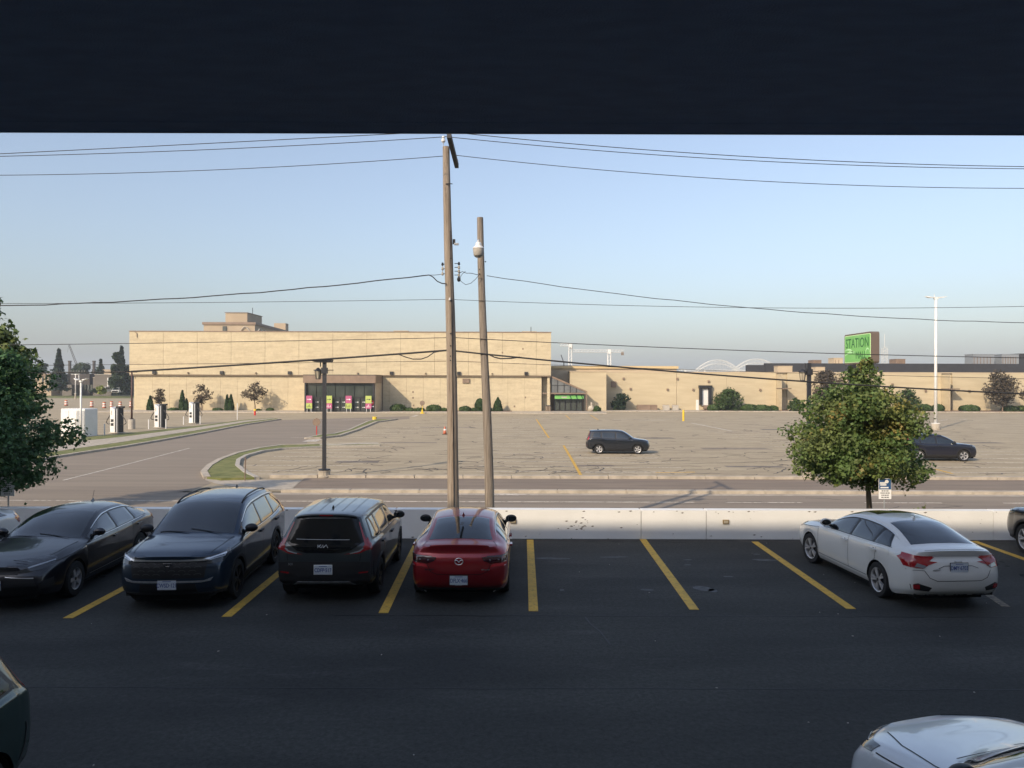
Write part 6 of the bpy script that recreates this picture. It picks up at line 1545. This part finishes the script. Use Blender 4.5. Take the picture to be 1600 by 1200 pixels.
SO = dict(wind=(.96,.20), side=(.88,-1.72), vtop=4.80, pillars=[-.22,-1.18], doors=(1.0,-.20,-1.28), mirror=(.72,1.06), spokes=5, rim=m_alloydk, style='single', rr=.66, mirror_mat=m_black, handle=m_black,
  mirrored=('tail_light','tail_lens','reflector','headlight','chrome_trim','bumper_crease'), antenna=-1.35, fin=m_black, clad=True,
  patches=[('rear_window',m_privacy,'B',[(-.56,1.49),(.56,1.49),(.66,1.30),(.70,1.10),(.48,.96),(.30,.915),(-.30,.915),(-.48,.96),(-.70,1.10),(-.66,1.30)],.008),
   ('tail_light',m_tail,'B',[(.575,1.42),(.595,1.42),(.69,1.20),(.775,1.03),(.77,.96),(.62,.90),(.36,.895),(.54,.925),(.68,.985),(.715,1.05),(.66,1.19)],.014),
   ('tail_light',m_tail,'LR',[(-2.10,.95),(-2.0,1.20),(-1.97,1.15),(-1.98,1.04),(-2.04,.95)],.010),
   ('tail_lens',m_clear,'B',[(.46,.915),(.62,.955),(.69,1.0),(.70,.985),(.64,.935),(.48,.90)],.020),
   ('bumper_cladding',m_clad,'B',[(-.86,.24),(.86,.24),(.86,.74),(.60,.765),(-.60,.765),(-.86,.74)],.008),
   ('skid_trim',m_steel,'B',[(-.56,.34),(-.46,.41),(.46,.41),(.56,.34),(.44,.375),(-.44,.375)],.016),
   ('reflector',m_tail,'B',[(.62,.55),(.78,.56),(.78,.58),(.62,.575)],.014),
   ('headlight',m_headdk,'F',[(.40,.82),(.72,.86),(.76,.80),(.42,.78)],.008),('headlight',m_headdk,'LR',[(2.0,.78),(2.0,.86),(1.62,.90),(1.66,.84)],.007),('grille',m_black,'F',[(-.55,.32),(.55,.32),(.50,.60),(-.50,.60)],.006)],
  lines=[('panel_gap',m_seam,'B',[(-.66,.90),(-.64,.77)],.008,.004),('panel_gap',m_seam,'B',[(.66,.90),(.64,.77)],.008,.004),('glass_line',m_badge,'B',[(-.45,1.135),(.50,1.145)],.006,.014),
    ('bumper_crease',m_dark,'B',[(.84,.52),(.50,.53),(.36,.48),(0,.48)],.012,.016),('bumper_crease',m_dark,'B',[(.38,.66),(.56,.66),(.66,.735)],.012,.014)],
  plate=('CDFP·517',.625,'B',m_whiteprint), texts=[('SOUL','B',.56,.715,.05,m_chrome,1.1)], extra=soul_extra)
sx_ = dict(SO)
make_car('black_hatchback','boxy black hatchback parked nose in between dark crossover and red sedan', mk_soul(), p_kia, -3.36, 15.84, 90.3, sx_)
sf = dict(SO); sf.update(z=G+.004, plate=None, texts=[], rim=m_alloy, group=None, clad=False)
sf['patches'] = [p for p in SO['patches']]
make_car('dark_hatchback','boxy black hatchback alone in the middle of the old mall lot', mk_soul(), paint('blue_black_paint',(.012,.016,.024),.3,.3), 7.25, 52.4, -4, sf)
# dark green vehicle, bottom-left
sg_ = dict(SO); sg_['patches'] = [p for p in SO['patches'] if not (p[0] == 'tail_light' and p[2] == 'LR')]; sg_.update(glass=m_privacy, plate=None, texts=[], clad=False, extra=None, mirror_mat=p_green, antenna=None)
make_car('green_hatchback','dark green car cut off in the bottom left corner', mk_soul(), p_green, -5.46, 5.32, -90, sg_)
# white compact hatch, bottom right
wn_ = dict(SO); wn_.update(plate=None, texts=[], clad=False, extra=None, mirror_mat=m_black, antenna=None, rim=m_alloy, handle=None, chrome_line=2)
wn_['lines'] = [('panel_gap',m_seam,'T',[(1.80,.52),(1.5,.66),(1.10,.735),(.98,.74)],.010,.004)]; wn_['mirrored'] = SO['mirrored']+('panel_gap',)
SLW = [tuple([r[0],r[1]*.955,r[2]*.955,r[3],r[4]*.955]+list(r[5:])) for r in SL]
make_car('white_hatchback','white car cut off in the bottom right corner, hood toward the lot', Body(SLW, .22, (1.24,-1.33), .375, .33, [.02,.05,.07,.05,.01,0], [.09,.12,.13,.13,.12], [.12,.20,.215,.20,.165,.0], [.07,.10,.11,.10,.09], p=3.2), paint('cool_white_paint',(.72,.74,.75),0,.3), 4.36, 5.20, 108, wn_)
# --- crossover
CR = [(2.16,.96,.92,.70,.86,.78,.82,.13),(2.02,1.02,.99,.75,.92,.85,.88,.07),(1.7,1.07,1.03,.785,.97,.885,.915,.03),(1.38,1.105,1.06,.79,1.0,.893,.93,.03),(1.12,1.135,1.075,.785,1.025,.898,.933,.08),
  (.78,1.34,1.265,.75,1.04,.898,.933,.08),(.42,1.53,1.455,.70,1.05,.898,.933,.06),(.16,1.62,1.55,.67,1.055,.898,.933,.03),(-.3,1.67,1.605,.65,1.06,.898,.933,0),(-.9,1.675,1.61,.64,1.075,.895,.933,0),
  (-1.4,1.65,1.585,.63,1.10,.885,.93,0),(-1.78,1.60,1.535,.615,1.13,.86,.915,-.02),(-2.02,1.55,1.485,.605,1.13,.82,.88,-.06)]
def mk_cr(): return Body(CR, .25, (1.40,-1.30), .40, .355, [.0,.04,.05,.03,.0,0], [.10,.13,.14,.14,.13], [.14,.22,.25,.23,.18,.0], [.07,.10,.11,.09,.08], p=3.)
hexm = []
def cr_extra(t, B):
    Hbadge(.80,'F',m_headdk,1.15)(t, B); gr = []
    for r_ in range(4):
        for c_ in range(7):
            yy = -.52+.17*c_+(.085 if r_%2 else 0); z = .655+.058*r_
            if abs(yy) < .55 and abs(yy) > .02: gr.append(B.line([(yy-.06,z),(yy-.03,z+.018),(yy+.03,z+.018),(yy+.06,z)],'F',.010,.016))
    link('grille_mesh', join(gr), M('grille_mesh_grey',(.07,.072,.075),.35), t)
CRV = dict(cat='car', wind=(1.06,.20), side=(.96,-1.86), vtop=4.80, pillars=[-.24,-1.22], doors=(1.08,-.22,-1.30), mirror=(.80,1.11), spokes=5, rim=m_alloydk, rr=.70, clad=True, handle=m_black, mirror_mat=m_black,
  mirrored=('headlight','chrome_trim','fog_trim','headlight_strip','tail_light','panel_gap'), antenna=-1.5, fin=m_black, rails=(.20,-1.62), chrome_line=2, trim=m_dark,
  patches=[('grille',m_black,'F',[(-.60,.60),(.60,.60),(.64,.84),(.56,.885),(-.56,.885),(-.64,.84)],.006),
    ('headlight',m_headdk,'F',[(.60,.90),(.64,.82),(.86,.83),(.90,.93),(.78,.925)],.008),('headlight',m_headdk,'LR',[(2.3,.84),(2.3,.93),(1.72,1.0),(1.80,.92),(2.1,.86)],.007),
    ('headlight_strip',m_clear,'F',[(.64,.895),(.86,.925),(.86,.910),(.65,.875)],.014),
    ('lower_grille',m_black,'F',[(-.50,.32),(.50,.32),(.46,.50),(-.46,.50)],.006),('bumper_cladding',m_clad,'F',[(-.86,.25),(.86,.25),(.84,.34),(-.84,.34)],.012),
    ('bumper_trim',m_steel,'F',[(-.74,.60),(-.60,.555),(.60,.555),(.74,.60),(.70,.545),(.56,.525),(-.56,.525),(-.70,.545)],.014),
    ('rear_window',m_carglass,'B',[(-.56,1.50),(.56,1.50),(.68,1.16),(-.68,1.16)],.008),('tail_light',m_tail,'B',[(.62,1.48),(.68,1.46),(.84,1.10),(.84,.98),(.60,.98),(.70,1.08)],.012),('tail_light',m_tail,'LR',[(-2.20,.98),(-2.12,1.30),(-1.98,1.12),(-1.96,1.02)],.010)],
  lines=[('chrome_trim',m_chrome,'F',[(0,.893),(.58,.893),(.66,.905)],.030,.022),('chrome_trim',m_chrome,'F',[(.66,.905),(.86,.945)],.022,.020),('panel_gap',m_seam,'T',[(2.1,.66),(1.7,.72),(1.15,.76)],.009,.004)],
  plate=('CWSD·121',.49,'F',m_dark), extra=cr_extra)
make_car('navy_crossover','dark navy crossover with chrome lined windows parked nose out', mk_cr(), p_navy, -6.00, 15.45, -87.0, CRV)
cf = dict(CRV); cf.update(plate=None, z=G+.004, chrome_line=0, extra=None, rim=m_alloy)
make_car('dark_crossover','dark blue crossover on the old lot, tail hidden by the round maple', mk_cr(), paint('midnight_paint',(.012,.014,.03),.4,.3), 26.5, 48.3, -2, cf)
cb = dict(CRV); cb.update(plate=None, extra=None, rim=m_alloy, chrome_line=0)
make_car('black_crossover','black crossover cut off by the right edge, front wheel in view', mk_cr(), p_blk, 12.85, 16.45, 90, cb)
# far pickups
def pickup(label, px, base, Y, rz, m):
    X = XP(px,Y); t = thing('pickup_truck', label, 'pickup truck', (X,Y,ZP(base,Y)), R(rz), 'pickup trucks on the far verge')
    b_ = MB(); b_.cbox(-2.9,2.8,-1,1,.5,1.15,.12); b_.build('body', m, t); MB().add([(-.2,-.95,1.15),(1.75,-.95,1.15),(1.2,-.78,1.9),(.1,-.78,1.9),(-.2,.95,1.15),(1.75,.95,1.15),(1.2,.78,1.9),(.1,.78,1.9)],[(0,1,2,3),(7,6,5,4),(3,2,6,7),(1,5,6,2),(4,0,3,7)]).build('cab', m, t)
    MB().add([(1.72,-.88,1.2),(1.72,.88,1.2),(1.24,.74,1.82),(1.24,-.74,1.82)],[(0,1,2,3)]).build('windshield', m_glass, t).location = (.03,0,.02)
    for s in (-1,1): MB().add([(0,s*.97,1.2),(1.5,s*.97,1.2),(1.1,s*.84,1.8),(.2,s*.84,1.8)],[(0,1,2,3)]).build('side_window', m_glass, t)
    MB().box(2.8,2.86,-.8,.8,.6,1.05).build('grille', m_dark, t)
    for x in (-1.8,1.85):
        for s in (-1,1): MB().lathe([(.1,-.12),(.42,-.12),(.42,.12),(.1,.12)],14,(x,s*.88,.42),'y').build('wheel', m_rubber, t)
pickup('white pickup truck with dark grille, right of two far trucks', 183, 617.3, 228, -75, m_wmetal)
pickup('white pickup truck half behind the golden bush, left of two', 169, 616, 233, -120, m_wmetal)
HAZE = True
if HAZE:
    hz = MB().box(-2900,2900,-250,2600,-2.5,75).build('haze', None); hz['kind'] = 'stuff'
    mh = bpy.data.materials.new('haze_air'); mh.use_nodes = True; nt = mh.node_tree; nt.nodes.remove(nt.nodes['Principled BSDF'])
    pv = nt.nodes.new('ShaderNodeVolumePrincipled'); pv.inputs['Color'].default_value = (.84,.92,1.0,1); pv.inputs['Density'].default_value = .00038; pv.inputs['Anisotropy'].default_value = 0.0
    nt.links.new(pv.outputs[0], nt.nodes['Material Output'].inputs['Volume']); hz.data.materials.append(mh)
